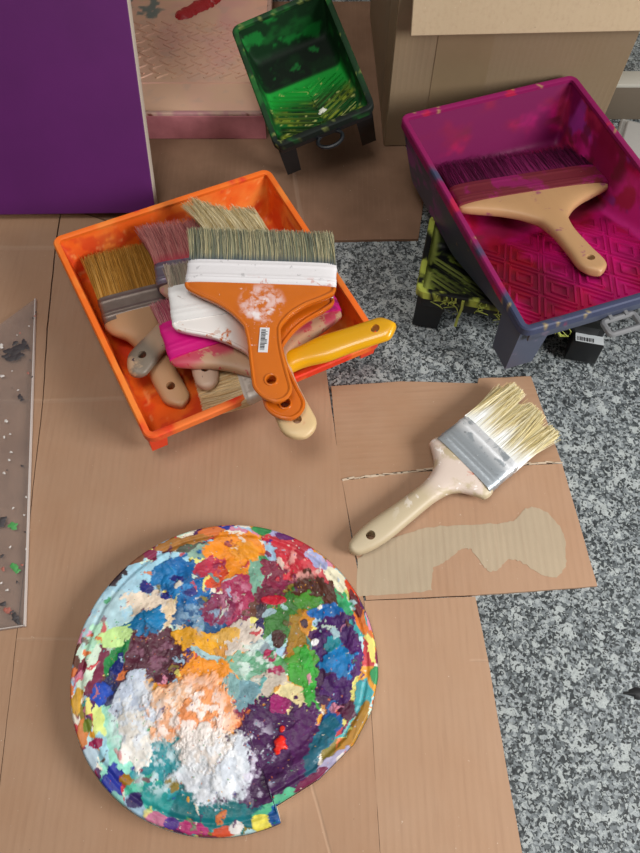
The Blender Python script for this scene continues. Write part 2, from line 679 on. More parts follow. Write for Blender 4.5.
class Tray:
    def __init__(s, w, l, D, sh, ya, yb=None, taper=.18, e1=.006, e2=.02):
        s.w, s.l, s.D, s.sh, s.ya, s.taper, s.e1, s.e2 = w, l, D, sh, ya, taper, e1, e2

    def depth(s, y):
        if y <= s.e1:
            return s.sh * max(0, y) / s.e1
        if y <= s.ya:
            return s.sh + (s.D - s.sh) * (y - s.e1) / (s.ya - s.e1)
        if y <= s.l - s.e2:
            return s.D
        return s.D * max(0, (s.l - y)) / s.e2

    def hw(s, d):
        return s.w / 2 - s.taper * d

    def basin(s, step=.0024, wall=.0022):
        prof = fillet([(0, 0), (s.e1, s.sh), (s.ya, s.D), (s.l - s.e2, s.D), (s.l, 0)], .007)
        prof = resample(prof, step)
        nw, nb = max(6, int(s.D / step)), int(s.w / step)
        bm = bmesh.new()
        rows = []
        for y, d in prof:
            cs = fillet([(-s.w / 2, 0), (-s.hw(d), -d), (s.hw(d), -d), (s.w / 2, 0)], min(.007, d * .4 + 1e-5))
            # constant vertex count along the section
            pts = [Vector(p) for p in cs]
            a = [pts[0].lerp(pts[1], i / nw) for i in range(nw)]
            mid = pts[1:-1]
            c1 = mid[:6]
            c2 = mid[6:]
            bot = [c1[-1].lerp(c2[0], i / nb) for i in range(1, nb)]
            z_ = [pts[-2].lerp(pts[-1], i / nw) for i in range(1, nw + 1)]
            row = a + c1 + bot + c2 + z_
            rows.append([bm.verts.new((p.x, y, p.y)) for p in row])
        for A, B in zip(rows, rows[1:]):
            for k in range(len(A) - 1):
                try:
                    bm.faces.new((A[k], A[k + 1], B[k + 1], B[k]))
                except ValueError:
                    pass
        bmesh.ops.remove_doubles(bm, verts=bm.verts, dist=1e-5)
        bmesh.ops.recalc_face_normals(bm, faces=bm.faces)
        me = bpy.data.meshes.new('basin')
        # normals up
        up = sum(f.normal.z * f.calc_area() for f in bm.faces)
        if up < 0:
            bmesh.ops.reverse_faces(bm, faces=bm.faces)
        bm.to_mesh(me)
        bm.free()
        return modded(me, [('SOLIDIFY', dict(thickness=wall, offset=-1.0))])

    def rim(s, fl=.005, r=.0022, step=.003):
        """rolled rim: a flat flange and a short lip all round with rounded corners"""
        bm = bmesh.new()
        cr = .012
        def loop(off):
            pts = []
            hx, y0, y1 = s.w / 2 + off, -off, s.l + off
            rr = max(.002, cr * .4 + off)
            for cx, cy, a0 in ((hx - rr, y1 - rr, 0), (-hx + rr, y1 - rr, 90), (-hx + rr, y0 + rr, 180), (hx - rr, y0 + rr, 270)):
                for k in range(7):
                    a = math.radians(a0 + 15 * k)
                    pts.append((cx + rr * math.cos(a), cy + rr * math.sin(a)))
            out = []
            for i in range(len(pts)):
                a, b = Vector(pts[i]), Vector(pts[(i + 1) % len(pts)])
                n = max(1, int((b - a).length / step)) if i % 7 == 6 else 1
                out += [a.lerp(b, k / n) for k in range(n)]
            return out
        sec = [(-.0012, -.003), (-.0012, .0006), (.0008, .0016), (fl - .0012, .0016), (fl, .0002), (fl, -.0075), (fl - .0018, -.0075), (fl - .002, -.001), (.001, -.003)]
        base = loop(0)
        n = len(base)
        loops = []
        # offset along outward normal of the base loop so counts agree
        nor = []
        for i in range(n):
            d = base[(i + 1) % n] - base[i - 1]
            nor.append(Vector((d.y, -d.x)).normalized())
        for off, z in sec:
            loops.append([bm.verts.new((base[i].x + nor[i].x * off, base[i].y + nor[i].y * off, z)) for i in range(n)])
        m = len(sec)
        for j in range(m):
            A, B = loops[j], loops[(j + 1) % m]
            for i in range(n):
                bm.faces.new((A[i], A[(i + 1) % n], B[(i + 1) % n], B[i]))
        return bm


def leg_mesh(sx, wx, wy, ht, splay=.12):
    """corner leg: an angle section open to the inside, tapering to the foot"""
    bm = bmesh.new()
    t = .0025
    sec = [(0, 0), (wx, 0), (wx, t), (t, t), (t, wy), (0, wy)]
    rows = []
    for k in range(7):
        f = k / 6
        z = -.001 - ht * f
        sc = 1 - splay * 1.4 * f
        rows.append([bm.verts.new((sx * (-x * sc - 0.0), y * sc + 0.0, z)) for x, y in sec])
    for A, B in zip(rows, rows[1:]):
        for i in range(6):
            bm.faces.new((A[i], A[(i + 1) % 6], B[(i + 1) % 6], B[i]))
    bm.faces.new(rows[0])
    # closed foot
    foot = [bm.verts.new((sx * (-x * (1 - splay * 1.4)), y * (1 - splay * 1.4), -.001 - ht)) for x, y in ((0, 0), (wx, 0), (wx * .6, wy * .6), (0, wy))]
    bm.faces.new(foot)
    bm.faces.new(rows[-1])
    return bm


def build_tray(name, label, mw, tr, bas_fn, rim_fn, plastic, rough=.45, legs=(), ridges=None, leg_w=.022, wall=.0022, bump=(300, .25), rim_mat=None, basin_bump=None):
    root = thing(name, label, 'paint tray', mw)
    me = tr.basin(wall=wall)
    if ridges:
        bm = bmesh.new()
        bm.from_mesh(me)
        ridges(bm, tr)
        bm.to_mesh(me)
        bm.free()
    paint(me, bas_fn)
    pm = M(name + '_paint_' + str(len(MC)), rough=rough, attr='pigment', bump=(bump[0], bump[1], .0005), spec=.22)
    mesh_obj('basin', me, pm, root)
    bm = tr.rim()
    rm = bpy.data.meshes.new('rim')
    bmesh.ops.recalc_face_normals(bm, faces=bm.faces)
    bm.to_mesh(rm)
    bm.free()
    paint(rm, rim_fn)
    mesh_obj('rim', rm, pm, root)
    for sx, hgt in legs:
        b = leg_mesh(sx, leg_w, leg_w, hgt)
        bmesh.ops.translate(b, verts=b.verts, vec=(sx * (tr.w / 2 + .002), .001, -.002))
        mesh_obj('leg', b, plastic, root, smooth=30)
    return root


# ================================================================== SETTING
bm = bmesh.new()
add_box(bm, (-2.2, -1.6, -.03), (2.2, 1.08, 0))
fl = mesh_obj('floor', bm, granite(), smooth=0)
tag(fl, None, None, None, 'structure')
bm = bmesh.new()
add_box(bm, (-2.2, 1.08, -.03), (2.2, 1.16, 1.6))
tag(mesh_obj('wall_back', bm, M('wall_paint', '#b9b2a8', .8, bump=(120, .2)), smooth=0), None, None, None, 'structure')

# ------------------------------------------------------------------ cardboard on the floor
def sheet(name, label, poly, mat, thick=.0034, z0=0.0, rough=.0004, group=None):
    """corrugated sheet: outline with slightly ragged cut edges"""
    pts = []
    n = len(poly)
    for i in range(n):
        a, b = Vector(poly[i][:2]), Vector(poly[(i + 1) % n][:2])
        m = max(1, int((b - a).length / .005))
        d = (b - a).normalized()
        nn = Vector((-d.y, d.x))
        for k in range(m):
            p = a.lerp(b, k / m)
            j = (fbm([[p.x, p.y, i]], 60, 5, 3)[0] - .5) * 2 * rough if k else 0
            pts.append(p + nn * j)
    bm = bmesh.new()
    add_prism(bm, pts, 0, thick)
    o = mesh_obj(name, bm, mat, smooth=0)
    o.location.z = z0
    return tag(o, label, 'cardboard', group)


A1 = [at(60.8, 214), at(55.6, 252), at(47.6, 330), at(43.8, 400), at(12, 690), at(-8, 860), at(-30, 1010), at(-260, 1010), at(-320, 214)]
A2 = [at(63, 208.6), at(57, 252), at(49, 330), at(44.8, 400), at(12.6, 690), at(-7, 860), at(-29, 1010), at(397, 1010), at(379.7, 853), at(369.9, 700), at(363.6, 601.5), at(353, 548), at(340, 470), at(328, 386), at(318, 300), at(262, 243.5), at(158, 240.8)]
BK = [at(64, 208), at(160, 240), at(306, 243), at(418, 241), at(424, 200), at(402, 140), at(390, 90), at(372, 4), at(20, 4), at(60, 118)]
C1 = [at(331, 388), at(400, 383), at(477, 385), at(478, 380), at(530, 378), at(560, 463), at(478, 467), at(400, 473), at(341, 481), at(336, 440)]
C2 = [at(342, 482), at(400, 475), at(480, 469), at(561, 465), at(596, 587), at(475, 596), at(366, 601), at(354, 548)]
DD = [at(364, 601.8), at(474.5, 597.5), at(487, 660), at(504, 760), at(521, 853), at(548, 1010), at(397.5, 1010), at(380, 853)]
CB = '#a88468'
sheet('cardboard_sheet', 'brown cardboard sheet at the left edge of the photo, under the clear plastic sheet', A1,
      cardboard('card_a', CB, creases=[(at(-40, 250), at(54, 250), .004), (at(-60, 403), at(44, 403), .003)]))
sheet('cardboard_sheet', 'large creased brown cardboard sheet lying under the paint covered round palette', A2,
      cardboard('card_b', CB, creases=[(at(46, 403), at(150, 399), .003), (at(20, 640), at(90, 640), .0015), (at(280, 660), at(330, 853), .0018)]), .0035)
sheet('cardboard_sheet', 'brown cardboard sheet at the back, under the green tray and in front of the box', BK,
      cardboard('card_c', '#7a5d49', creases=[(at(305, 241), at(288, 140), .003)], light='#a5826a'), .0035)
sheet('cardboard_sheet', 'small brown cardboard piece under the bristles of the loose pale paintbrush', C1,
      cardboard('card_d', '#a48063', flute='Y', angle=-.06), .0033)
c2 = sheet('cardboard_sheet', 'brown cardboard piece with a pale torn patch, below the loose pale paintbrush handle', C2,
           cardboard('card_e', '#aa866a'), .0033)
sheet('cardboard_sheet', 'long brown cardboard strip at the bottom right beside the palette, bordering bare granite', DD,
      cardboard('card_f', '#ad8a6e', creases=[(at(472, 661), at(492, 662), .0015)]), .0035)
# torn liner on the middle piece
pp = [(75, 400), (95, 385), (120, 370), (150, 357), (180, 347), (210, 338), (240, 335), (290, 333), (330, 330), (360, 329), (385, 325), (398, 312), (410, 299), (425, 297), (440, 301), (455, 309),
      (465, 320), (480, 340), (488, 360), (489, 385), (490, 410), (482, 428), (470, 437), (455, 436), (440, 432), (420, 420), (400, 405), (388, 401), (375, 401), (362, 412), (350, 425), (338, 424), (325, 415), (312, 395),
      (300, 381), (290, 378), (280, 382), (265, 393), (250, 405), (238, 412), (225, 418), (223, 440), (222, 462), (200, 466), (150, 470), (100, 474), (72, 474)]
out = []
for i, (x, y) in enumerate(pp):
    p, q = at(320 + .5 * x, 360 + .5 * y), at(320 + .5 * pp[(i + 1) % len(pp)][0], 360 + .5 * pp[(i + 1) % len(pp)][1])
    for k in range(4):
        r = p.lerp(q, k / 4)
        out.append((r.x + rng.normal(0, .0004), r.y + rng.normal(0, .0004)))
bm = bmesh.new()
add_prism(bm, out, .0030, .0036)
tag(mesh_obj('torn_patch', bm, cardboard('card_torn', '#ab9a82', light='#bba98f', pitch=.0062, depth=.0003), c2, smooth=0), 'pale grey torn patch of the cardboard')
# torn cut edge of the upper piece (white paper)
bm = bmesh.new()
ed = [at(342, 481), at(370, 477.5), at(400, 474), at(440, 470), at(478, 467.5), at(520, 465.5), at(559, 463.5)]
for i in range(len(ed) - 1):
    for k in range(5):
        p = ed[i].lerp(ed[i + 1], k / 5) + Vector((rng.normal(0, .0006), rng.normal(0, .0006), 0))
        q = ed[i].lerp(ed[i + 1], (k + 1.3) / 5) + Vector((rng.normal(0, .0006), rng.normal(0, .0006), 0))
        z = .0036
        wd = rng.uniform(.0005, .0013)
        add_bar(bm, (p.x, p.y, z), (q.x, q.y, z), wd * 2, .0007)
tag(mesh_obj('frayed_edge', bm, M('frayed_paper', '#c9b7a0', .8, bump=(400, .5)), c2, smooth=0), 'pale frayed paper edge')

# ------------------------------------------------------------------ clear plastic sheet
pl = [at(38, 303), at(28, 628), at(-90, 646), at(-90, 394), at(0, 331)]
zz = .0038
bm = bmesh.new()
cen = Vector((0, 0))
add_prism(bm, [(p.x, p.y) for p in pl], 0, .004)
k = NT('clear_acrylic')
tr_, gl_, mx_ = k.n('ShaderNodeBsdfTransparent'), k.n('ShaderNodeBsdfGlossy'), k.n('ShaderNodeMixShader')
k.l(k.mix(k.maprange(k.noise(40, 5, .6, 1.0), .35, .75), '#fbfafa', '#f2f0f0'), tr_.inputs[0])
gl_.inputs['Roughness'].default_value = .18
fr = k.n('ShaderNodeLayerWeight')
fr.inputs[0].default_value = .25
k.l(k.math('ADD', k.math('MULTIPLY', fr.outputs['Fresnel'], .25), k.maprange(k.noise(25, 5, .65, 4.0), .35, .8, .015, .06)), mx_.inputs[0])
df_, mx2_ = k.n('ShaderNodeBsdfDiffuse'), k.n('ShaderNodeMixShader')
df_.inputs[0].default_value = (*lin('#c9bfbb'), 1)
mx2_.inputs[0].default_value = .13
k.l(tr_.outputs[0], mx2_.inputs[1])
k.l(df_.outputs[0], mx2_.inputs[2])
k.l(mx2_.outputs[0], mx_.inputs[1])
k.l(gl_.outputs[0], mx_.inputs[2])
k.l(mx_.outputs[0], k.t.nodes['Material Output'].inputs[0])
acr = thing('acrylic_sheet', 'clear plastic sheet with a slanted top, spattered with paint, lying on cardboard at left', 'plastic sheet')
sh = mesh_obj('clear_panel', bm, k.m, acr, smooth=0)
sh.location.z = zz
# pale bars along two edges, the light they catch put into their colour
bm = bmesh.new()
a_, b_ = at(38, 303), at(28, 628)
add_bar(bm, (a_.x - .0004, a_.y, zz + .002), (b_.x - .0004, b_.y, zz + .002), .0018, .0021)
a_, b_ = at(28, 628), at(-90, 646)
add_bar(bm, (a_.x, a_.y + .0008, zz + .002), (b_.x, b_.y + .0008, zz + .002), .0010, .0021)
tag(mesh_obj('edge_glint', bm, M('acrylic_edge', '#cfc6c0', .25), acr, smooth=0), 'whitish strip with the glint of the sheet edge in its colour')


def splat(bm, c, r, h, seed, ir=.45, n=22):
    """low lumpy drop of paint"""
    rr = random.Random(seed)
    ph = [rr.uniform(0, 6.28) for _ in range(4)]
    top = bm.verts.new((c[0], c[1], c[2] + h))
    rings = []
    for f, z in ((.55, .85), (1.0, 0.0)):
        ring = []
        for k in range(n):
            a = 2 * math.pi * k / n
            q = 1 + ir * (.5 * math.sin(2 * a + ph[0]) + .35 * math.sin(3 * a + ph[1]) + .3 * math.sin(5 * a + ph[2]) + .2 * math.sin(9 * a + ph[3]))
            ring.append(bm.verts.new((c[0] + r * f * q * math.cos(a), c[1] + r * f * q * math.sin(a), c[2] + h * z)))
        rings.append(ring)
    for k in range(n):
        bm.faces.new((top, rings[0][k], rings[0][(k + 1) % n]))
        bm.faces.new((rings[0][k], rings[1][k], rings[1][(k + 1) % n], rings[0][(k + 1) % n]))


def splats(name, lst, colour, parent, z, label=None, h=.0005, rough=.5, ir=.5):
    for i, (x, y, r) in enumerate(lst):
        bm = bmesh.new()
        p = at(x, y, z)
        splat(bm, (p.x, p.y, z), r * .00105, h, i + int(x), ir)
        o = mesh_obj(name, bm, M('drops_' + name + colour.strip('#'), colour, rough), parent, smooth=50)
        if label:
            tag(o, label)


zt = zz + .0041
splats('paint_drop', [(15, 352, 5), (20, 347, 5), (12, 358, 4.5), (19, 356, 4), (9, 351, 4), (24, 342, 2.8), (27, 347, 2.4), (15, 343, 2.5), (6, 356, 3), (20, 397, 2.6), (22, 400, 1.6), (33, 318, 1), (36, 312, .8), (2, 520, 3.2), (0, 524, 4),
                          (15, 617, 3), (17, 621, 2.2), (11, 612, 1.8), (3, 604, 2.2), (22, 466, 1.2), (17, 582, 1), (2, 556, 1.5), (25, 532, .8), (30, 360, .8), (32, 377, .9), (12, 388, .6), (7, 470, .7)], '#423d3f', acr, zt, 'black paint smears on the plastic')
splats('paint_drop', [(12.5, 526, 3.4), (14, 526, 2.4), (15, 568, 3.2), (13, 565, 2), (18, 571, 1.8)], '#4f9f55', acr, zt, 'green paint drops')
splats('paint_drop', [(9, 460, 1.1), (4, 437, 1.2), (2, 376, 1.7), (6, 421, 1.6), (1, 346, 2.4), (11, 452, 1.1), (10, 434, .9), (4, 473, 1.2), (26, 497, .9), (13, 508, 1.0), (10, 547, 1), (7, 590, 1.1), (26, 549, .8), (1, 583, 1), (18, 390, .8), (29, 326, .8), (12, 371, .6), (24, 515, .8), (17, 335, .6)], '#d8d2cc', acr, zt, 'white paint specks')
splats('paint_drop', [(9, 611, 2.6), (6, 610, 2), (3, 569, 1.6), (22, 565, 1), (35, 316, 1), (28, 373, 1.2), (20, 333, .9)], '#b0685a', acr, zt, 'reddish paint specks')

# loose flecks of dried paint on the cardboard are marks of the sheets
# ================================================================== PURPLE CANVAS
lean = math.radians(30)
bl_, br_ = at(-165, 216, .0128), at(156, 213, .0128)
xv = (br_ - bl_)
wc = xv.length
yv = Vector((-.01, math.sin(lean), math.cos(lean)))
mw = frame(br_, xv, yv)
cv = thing('stretched_canvas', 'large purple painted canvas leaning at the upper left corner', 'canvas', mw)
LC = .9
bm = bmesh.new()
add_box(bm, (-wc, 0, -.0160), (0, LC, 0), .0015)
mesh_obj('stretcher_frame', bm, M('raw_canvas', '#cfc2b2', .8, bump=(600, .3)), cv)
bm = bmesh.new()
add_box(bm, (-wc + .0004, .0004, -.004), (-.0004, LC - .0004, .0007), .0006, 1)
tag(mesh_obj('painted_face', bm, M('purple_paint', '#5c1662', .55, var=('#521258', 12, .6), bump=(900, .25, .0003)), cv), 'flat purple painted front')

# ================================================================== ORANGE TRAY
R_ = math.radians


def euler_frame(pos, yaw, pitch, roll):
    m = Matrix.Rotation(yaw, 4, 'Z') @ Matrix.Rotation(pitch, 4, 'X') @ Matrix.Rotation(roll, 4, 'Y')
    m.translation = Vector(pos)
    return m


ot = Tray(.2320, .2385, .046, .028, .110, taper=.16, e1=.010, e2=.020)
omw = euler_frame((-.0472, .3318, .0455), R_(28.3), R_(3.3), R_(3.7))


def orange_in(c):
    n = len(c)
    o = np.tile(np.array(lin('#e8601a')), (n, 1))
    o = mixc(o, '#f29440', sstep(.42, .66, fbm(c, 28, 1)) * .75)
    o = mixc(o, '#d8421a', sstep(.48, .62, fbm(c, 45, 2)) * .75 * sstep(.0, -.03, c[:, 2]))
    o = mixc(o, '#c8321c', sstep(.56, .66, fbm(c, 70, 3)) * .6)
    o = mixc(o, '#f0a060', sstep(.66, .72, fbm(c * np.array([1, .25, 1]), 160, 4)) * .5)
    return o


def orange_rim(c):
    n = len(c)
    o = np.tile(np.array(lin('#ee7026')), (n, 1))
    near = sstep(.03, .0, c[:, 1])
    o = mixc(o, '#e2381e', near * sstep(.34, .42, fbm(c, 30, 6)))
    o = mixc(o, '#d8302c', sstep(.60, .66, fbm(c, 36, 7)) * .8)
    o = mixc(o, '#f09040', sstep(.5, .64, fbm(c, 30, 8)) * .6)
    return o


orange = build_tray('paint_tray', 'orange plastic paint tray full of used paintbrushes', omw, ot, orange_in, orange_rim,
                    M('orange_plastic', '#e2401c', .4), .42, legs=((-1, .032), (1, .024)), leg_w=.018)

# ================================================================== MAGENTA TRAY
mz = .098
mt = Tray(.196, .282, .064, .013, .146, taper=.15, e1=.006, e2=.022)
mmw = euler_frame((.2727, .3903, mz), R_(18.7), 0, 0)


def mag_in(c):
    n = len(c)
    fine = fbm(c, 160, 15, 3)
    o = np.tile(np.array(lin('#b8104e')), (n, 1))
    o = mixc(o, '#8a0c26', sstep(.42, .6, fbm(c, 22, 11) + .25 * (fine - .5)))
    o = mixc(o, '#c81478', sstep(.5, .66, fbm(c, 18, 12)) * .85)
    o = mixc(o, '#6e0e38', sstep(.5, .7, fbm(c, 30, 13)) * .7)
    wall = sstep(.0815, .086, c[:, 0])
    o = mixc(o, '#d02a88', wall * sstep(.3, .5, fbm(c, 20, 14)))  # right wall brighter: the light falling on it is put into the colour
    o = mixc(o, '#b02850', wall * sstep(.52, .62, fbm(c, 30, 16)))
    o = mixc(o, '#8a3a9a', wall * sstep(.56, .64, fbm(c, 40, 19)) * .7)
    deep = sstep(.142, .16, c[:, 1])
    o = mixc(o, '#7c1238', deep * sstep(.40, .55, fbm(c * np.array([.4, 1, 1]), 35, 17)) * .9)
    o = mixc(o, '#6c2030', deep * sstep(.55, .62, fbm(c * np.array([.3, 1, 1]), 45, 18)) * .8)
    back = sstep(.252, .258, c[:, 1])
    o = mixc(o, '#700e4a', back * sstep(.2, .5, fbm(c, 30, 23)))  # far wall darkened: its shade is put into the colour
    return o


def mag_rim(c):
    o = np.tile(np.array(lin('#8a1c58')), (len(c), 1))
    low = sstep(.06, .0, c[:, 1])
    o = mixc(o, '#3f4560', sstep(.46, .52, fbm(c, 26, 20) * .5 + low * .55 + .16 * sstep(-.06, -.09, c[:, 0])))
    o = mixc(o, '#b82444', sstep(.65, .69, fbm(c, 40, 21)) * .8)
    o = mixc(o, '#b09a60', sstep(.70, .73, fbm(c, 150, 22)) * .7)
    return o


def diamonds(bm, tr):
    sl = (tr.D - tr.sh) / (tr.ya - tr.e1)
    up = Vector((0, sl, 1)).normalized()
    pt = lambda x, y: Vector((x, y, -tr.depth(y) + .0001))
    px, py = .0375, .031
    j = 0
    y = .012
    while y < tr.ya + .004:
        x = -.09 + (px / 2 if j % 2 else 0)
        while x < .092:
            for r in (1.0, .5):
                a, b = px / 2 * r * .84, py * r * .84
                q = [(x - a, y), (x, y + b), (x + a, y), (x, y - b)]
                for i in range(4):
                    p0, p1 = q[i], q[(i + 1) % 4]
                    if all(.008 < p[1] < tr.ya - .003 and abs(p[0]) < tr.hw(tr.depth(p[1])) - .002 for p in (p0, p1)):
                        add_bar(bm, pt(*p0), pt(*p1), .0030, .0016, up)
            x += px
        y += py
        j += 1


slate = M('slate_plastic', '#474d60', .45, layers=[dict(c='#7a6a80', s=60, t=.62, soft=.08, a=.5), dict(c='#b0a880', s=160, t=.70, soft=.04, a=.5)])
magenta = build_tray('paint_tray', 'large paint tray coated in magenta paint, one broad wooden brush inside', mmw, mt, mag_in, mag_rim,
                     slate, .5, legs=((-1, .066), (1, .066)), ridges=diamonds, leg_w=.034, bump=(220, .35))


# near apron and hanging loop
bm = bmesh.new()
add_box(bm, (-.094, -.0045, -.018), (.094, -.002, -.001), .001)
tag(mesh_obj('front_apron', bm, slate, magenta), 'dark slate front edge under the rim')
bm = bmesh.new()
hk = mmw.inverted() @ at(622, 324, mz - .017)
loop = []
for cx, cy, a0 in ((.013, -.0045, 270), (.013, .0045, 0), (-.013, .0045, 90), (-.013, -.0045, 180)):
    for q in range(5):
        a = math.radians(a0 + 22.5 * q)
        loop.append((hk.x + cx + .003 * math.cos(a), hk.y + cy + .003 * math.sin(a), -.017))
add_tube(bm, loop, .0028, 8, True)
add_bar(bm, (hk.x - .008, hk.y + .006, -.0165), (hk.x - .008, -.002, -.016), .006, .003)
add_bar(bm, (hk.x + .008, hk.y + .006, -.0165), (hk.x + .008, -.002, -.016), .006, .003)
tag(mesh_obj('hanging_loop', bm, M('grey_plastic', '#77787a', .4), magenta), 'grey plastic hanging loop')

# outer shell of the magenta tray's side walls (slate plastic, purple smears)
def outer_shell(tr, parent, mat, off=.0027, label=None):
    bm = bmesh.new()
    prof = resample(fillet([(0, 0), (tr.e1, tr.sh), (tr.ya, tr.D), (tr.l - tr.e2, tr.D), (tr.l, 0)], .007), .006)
    for sx in (-1, 1):
        rows = []
        for y, d in prof:
            rows.append([bm.verts.new((sx * (tr.w / 2 - tr.taper * d * q / 8 + off), y, -d * q / 8 - .003)) for q in range(9)])
        for A, B in zip(rows, rows[1:]):
            for q in range(8):
                try:
                    bm.faces.new((A[q], A[q + 1], B[q + 1], B[q]))
                except ValueError:
                    pass
    me = bpy.data.meshes.new('outer_wall')
    bmesh.ops.remove_doubles(bm, verts=bm.verts, dist=1e-5)
    bm.to_mesh(me)
    bm.free()
    me = modded(me, [('SOLIDIFY', dict(thickness=.0008, offset=0.0))])
    o = mesh_obj('outer_wall', me, mat, parent)
    if label:
        tag(o, label)
    return o


outer_shell(mt, magenta, M('slate_smeared', '#474d60', .45, layers=[dict(c='#8a3a88', s=26, t=.50, soft=.1, a=.9, axis=(1, .14, .22)), dict(c='#b89a60', s=120, t=.68, soft=.04, a=.6)]), label='dark slate outside of the tray walls')

# ================================================================== BLACK TRAY (yellow green paint)
bw0, bw1 = at(416, 288, .050), at(613, 322, .050)
bx = (bw1 - bw0)
bt = Tray(bx.length - .010, .115, .028, .008, .085, taper=.12, e1=.006, e2=.012)
yv = Vector((-bx.y, bx.x, 0)).normalized()
yv = (yv * math.cos(R_(9)) - Vector((0, 0, 1)) * math.sin(R_(9)))
yv2 = yv
bmw = frame((bw0 + bw1) / 2 + Vector((0, 0, 0)), bx, yv2)


def blk_in(c):
    o = np.tile(np.array(lin('#17181a')), (len(c), 1))
    o = mixc(o, '#7f8e3c', sstep(.60, .66, fbm(c, 110, 31)) * .8)
    o = mixc(o, '#48542a', sstep(.56, .64, fbm(c, 150, 32)) * .6)
    side = sstep(-bt.w / 2 + .011, -bt.w / 2 + .005, c[:, 0])
    o = mixc(o, '#b4bf62', side * sstep(.36, .46, fbm(c * np.array([1, .5, 1]), 70, 33)))
    return o


def blk_rim(c):
    o = np.tile(np.array(lin('#1c1d1c')), (len(c), 1))
    o = mixc(o, '#b4bf52', sstep(.42, .50, fbm(c, 55, 34)) * .9)
    o = mixc(o, '#1c1d1c', sstep(.56, .60, fbm(c, 90, 36)))
    o = mixc(o, '#1c1d1c', sstep(.0, .02, c[:, 0]))
    return o


def slants(bm, tr):
    sl = (tr.D - tr.sh) / (tr.ya - tr.e1)
    up = Vector((0, sl, 1)).normalized()
    pt = lambda x, y: Vector((x, y, -tr.depth(y) + .0001))
    for i in range(-6, 24):
        x = -.085 + i * .0098
        y0, y1 = .010, .082
        x0, x1 = x, x - .075
        a, b = (x0, y0), (x1, y1)
        f0, f1 = 0.0, 1.0
        lim = tr.w / 2 - .009
        if x1 < -lim:
            f1 = (x0 + lim) / (x0 - x1)
        if x0 > lim:
            f0 = (x0 - lim) / (x0 - x1)
        if f1 - f0 > .08:
            q = lambda f: pt(x0 + (x1 - x0) * f, y0 + (y1 - y0) * f)
            add_bar(bm, q(f0), q(f1), .0028, .0016, up)


blackp = M('black_plastic', '#131416', .4, layers=[dict(c='#7f8c40', s=90, t=.66, soft=.05, a=.7)])
black = build_tray('paint_tray', 'black paint tray streaked with yellow-green, tucked under the magenta tray', bmw, bt, blk_in, blk_rim,
                   blackp, .4, legs=(), ridges=slants)
for sx, ll in ((-1, None), (1, 'black leg with a white barcode label')):
    b = leg_mesh(sx, .030, .026, .0470, .1)
    bmesh.ops.translate(b, verts=b.verts, vec=(sx * (bt.w / 2 + .002), -.002, 0))
    lg = mesh_obj('leg', b, blackp, black, smooth=30)
    if ll:
        tag(lg, ll)
        # block closing the leg on which the label sits
        b = bmesh.new()
        add_box(b, (bt.w / 2 - .027, -.014, -.0470), (bt.w / 2 + .004, -.0015, -.0200), .002)
        mesh_obj('leg_block', b, blackp, lg)
        b = bmesh.new()
        add_box(b, (bt.w / 2 - .024, -.0130, -.0199), (bt.w / 2 + .003, -.0006, -.0195))
        tag(mesh_obj('barcode_label', b, M('label_white', '#cfd6d8', .5), lg, smooth=0), 'white label with a barcode')
        b = bmesh.new()
        x = bt.w / 2 - .0225
        rr = random.Random(4)
        while x < bt.w / 2 - .006:
            wd = rr.choice((.0005, .0008, .0012))
            add_box(b, (x, -.0120, -.0196), (x + wd, -.0068, -.01935))
            x += wd + rr.choice((.0005, .0008))
        mesh_obj('barcode', b, M('barcode_black', '#15161a', .5), lg, smooth=0)
# apron between the legs with dried drips
bm = bmesh.new()
add_box(bm, (-bt.w / 2 + .004, -.0035, -.018), (bt.w / 2 - .004, -.001, -.001), .0008)
mesh_obj('front_apron', bm, blackp, black)
bm = bmesh.new()
rr = random.Random(11)
for i in range(46):
    x0 = rr.uniform(-.075, .06) if i > 24 else rr.uniform(-.012, .03)
    x = x0
    pts = [Vector((x, -.0052, 0))]
    ln = rr.uniform(.006, .022)
    for s in range(1, 6):
        pts.append(Vector((x + rr.uniform(-.002, .002) + (rr.uniform(-.006, .006) if s > 2 else 0), -.0056 - .0006 * s * rr.uniform(.2, 1.4), -ln * s / 5)))
    add_tube(bm, pts, [rr.uniform(.0004, .0011) * (1 - .1 * s) for s in range(6)], 6)
pts = [Vector((-.048, -.0055, -.001)), Vector((-.0475, -.0065, -.010)), Vector((-.049, -.007, -.022)), Vector((-.0495, -.0075, -.034))]
add_tube(bm, pts, [.0016, .0015, .0013, .0016], 8)
pts = [Vector((.044, -.0058, -.012)), Vector((.052, -.0075, -.022)), Vector((.060, -.0075, -.021))]
add_tube(bm, pts, [.0008, .0018, .0007], 8)
tag(mesh_obj('paint_drips', bm, M('dried_yellow_green', '#a3ad4e', .45), black), 'dried yellow-green paint drips')

# ================================================================== GREEN TRAY
gt = Tray(.1050, .1530, .044, .012, .088, taper=.16, e1=.005, e2=.014)
gmw = euler_frame((.0038, .630, .0870), R_(19.3), R_(13.3), R_(-14.0))


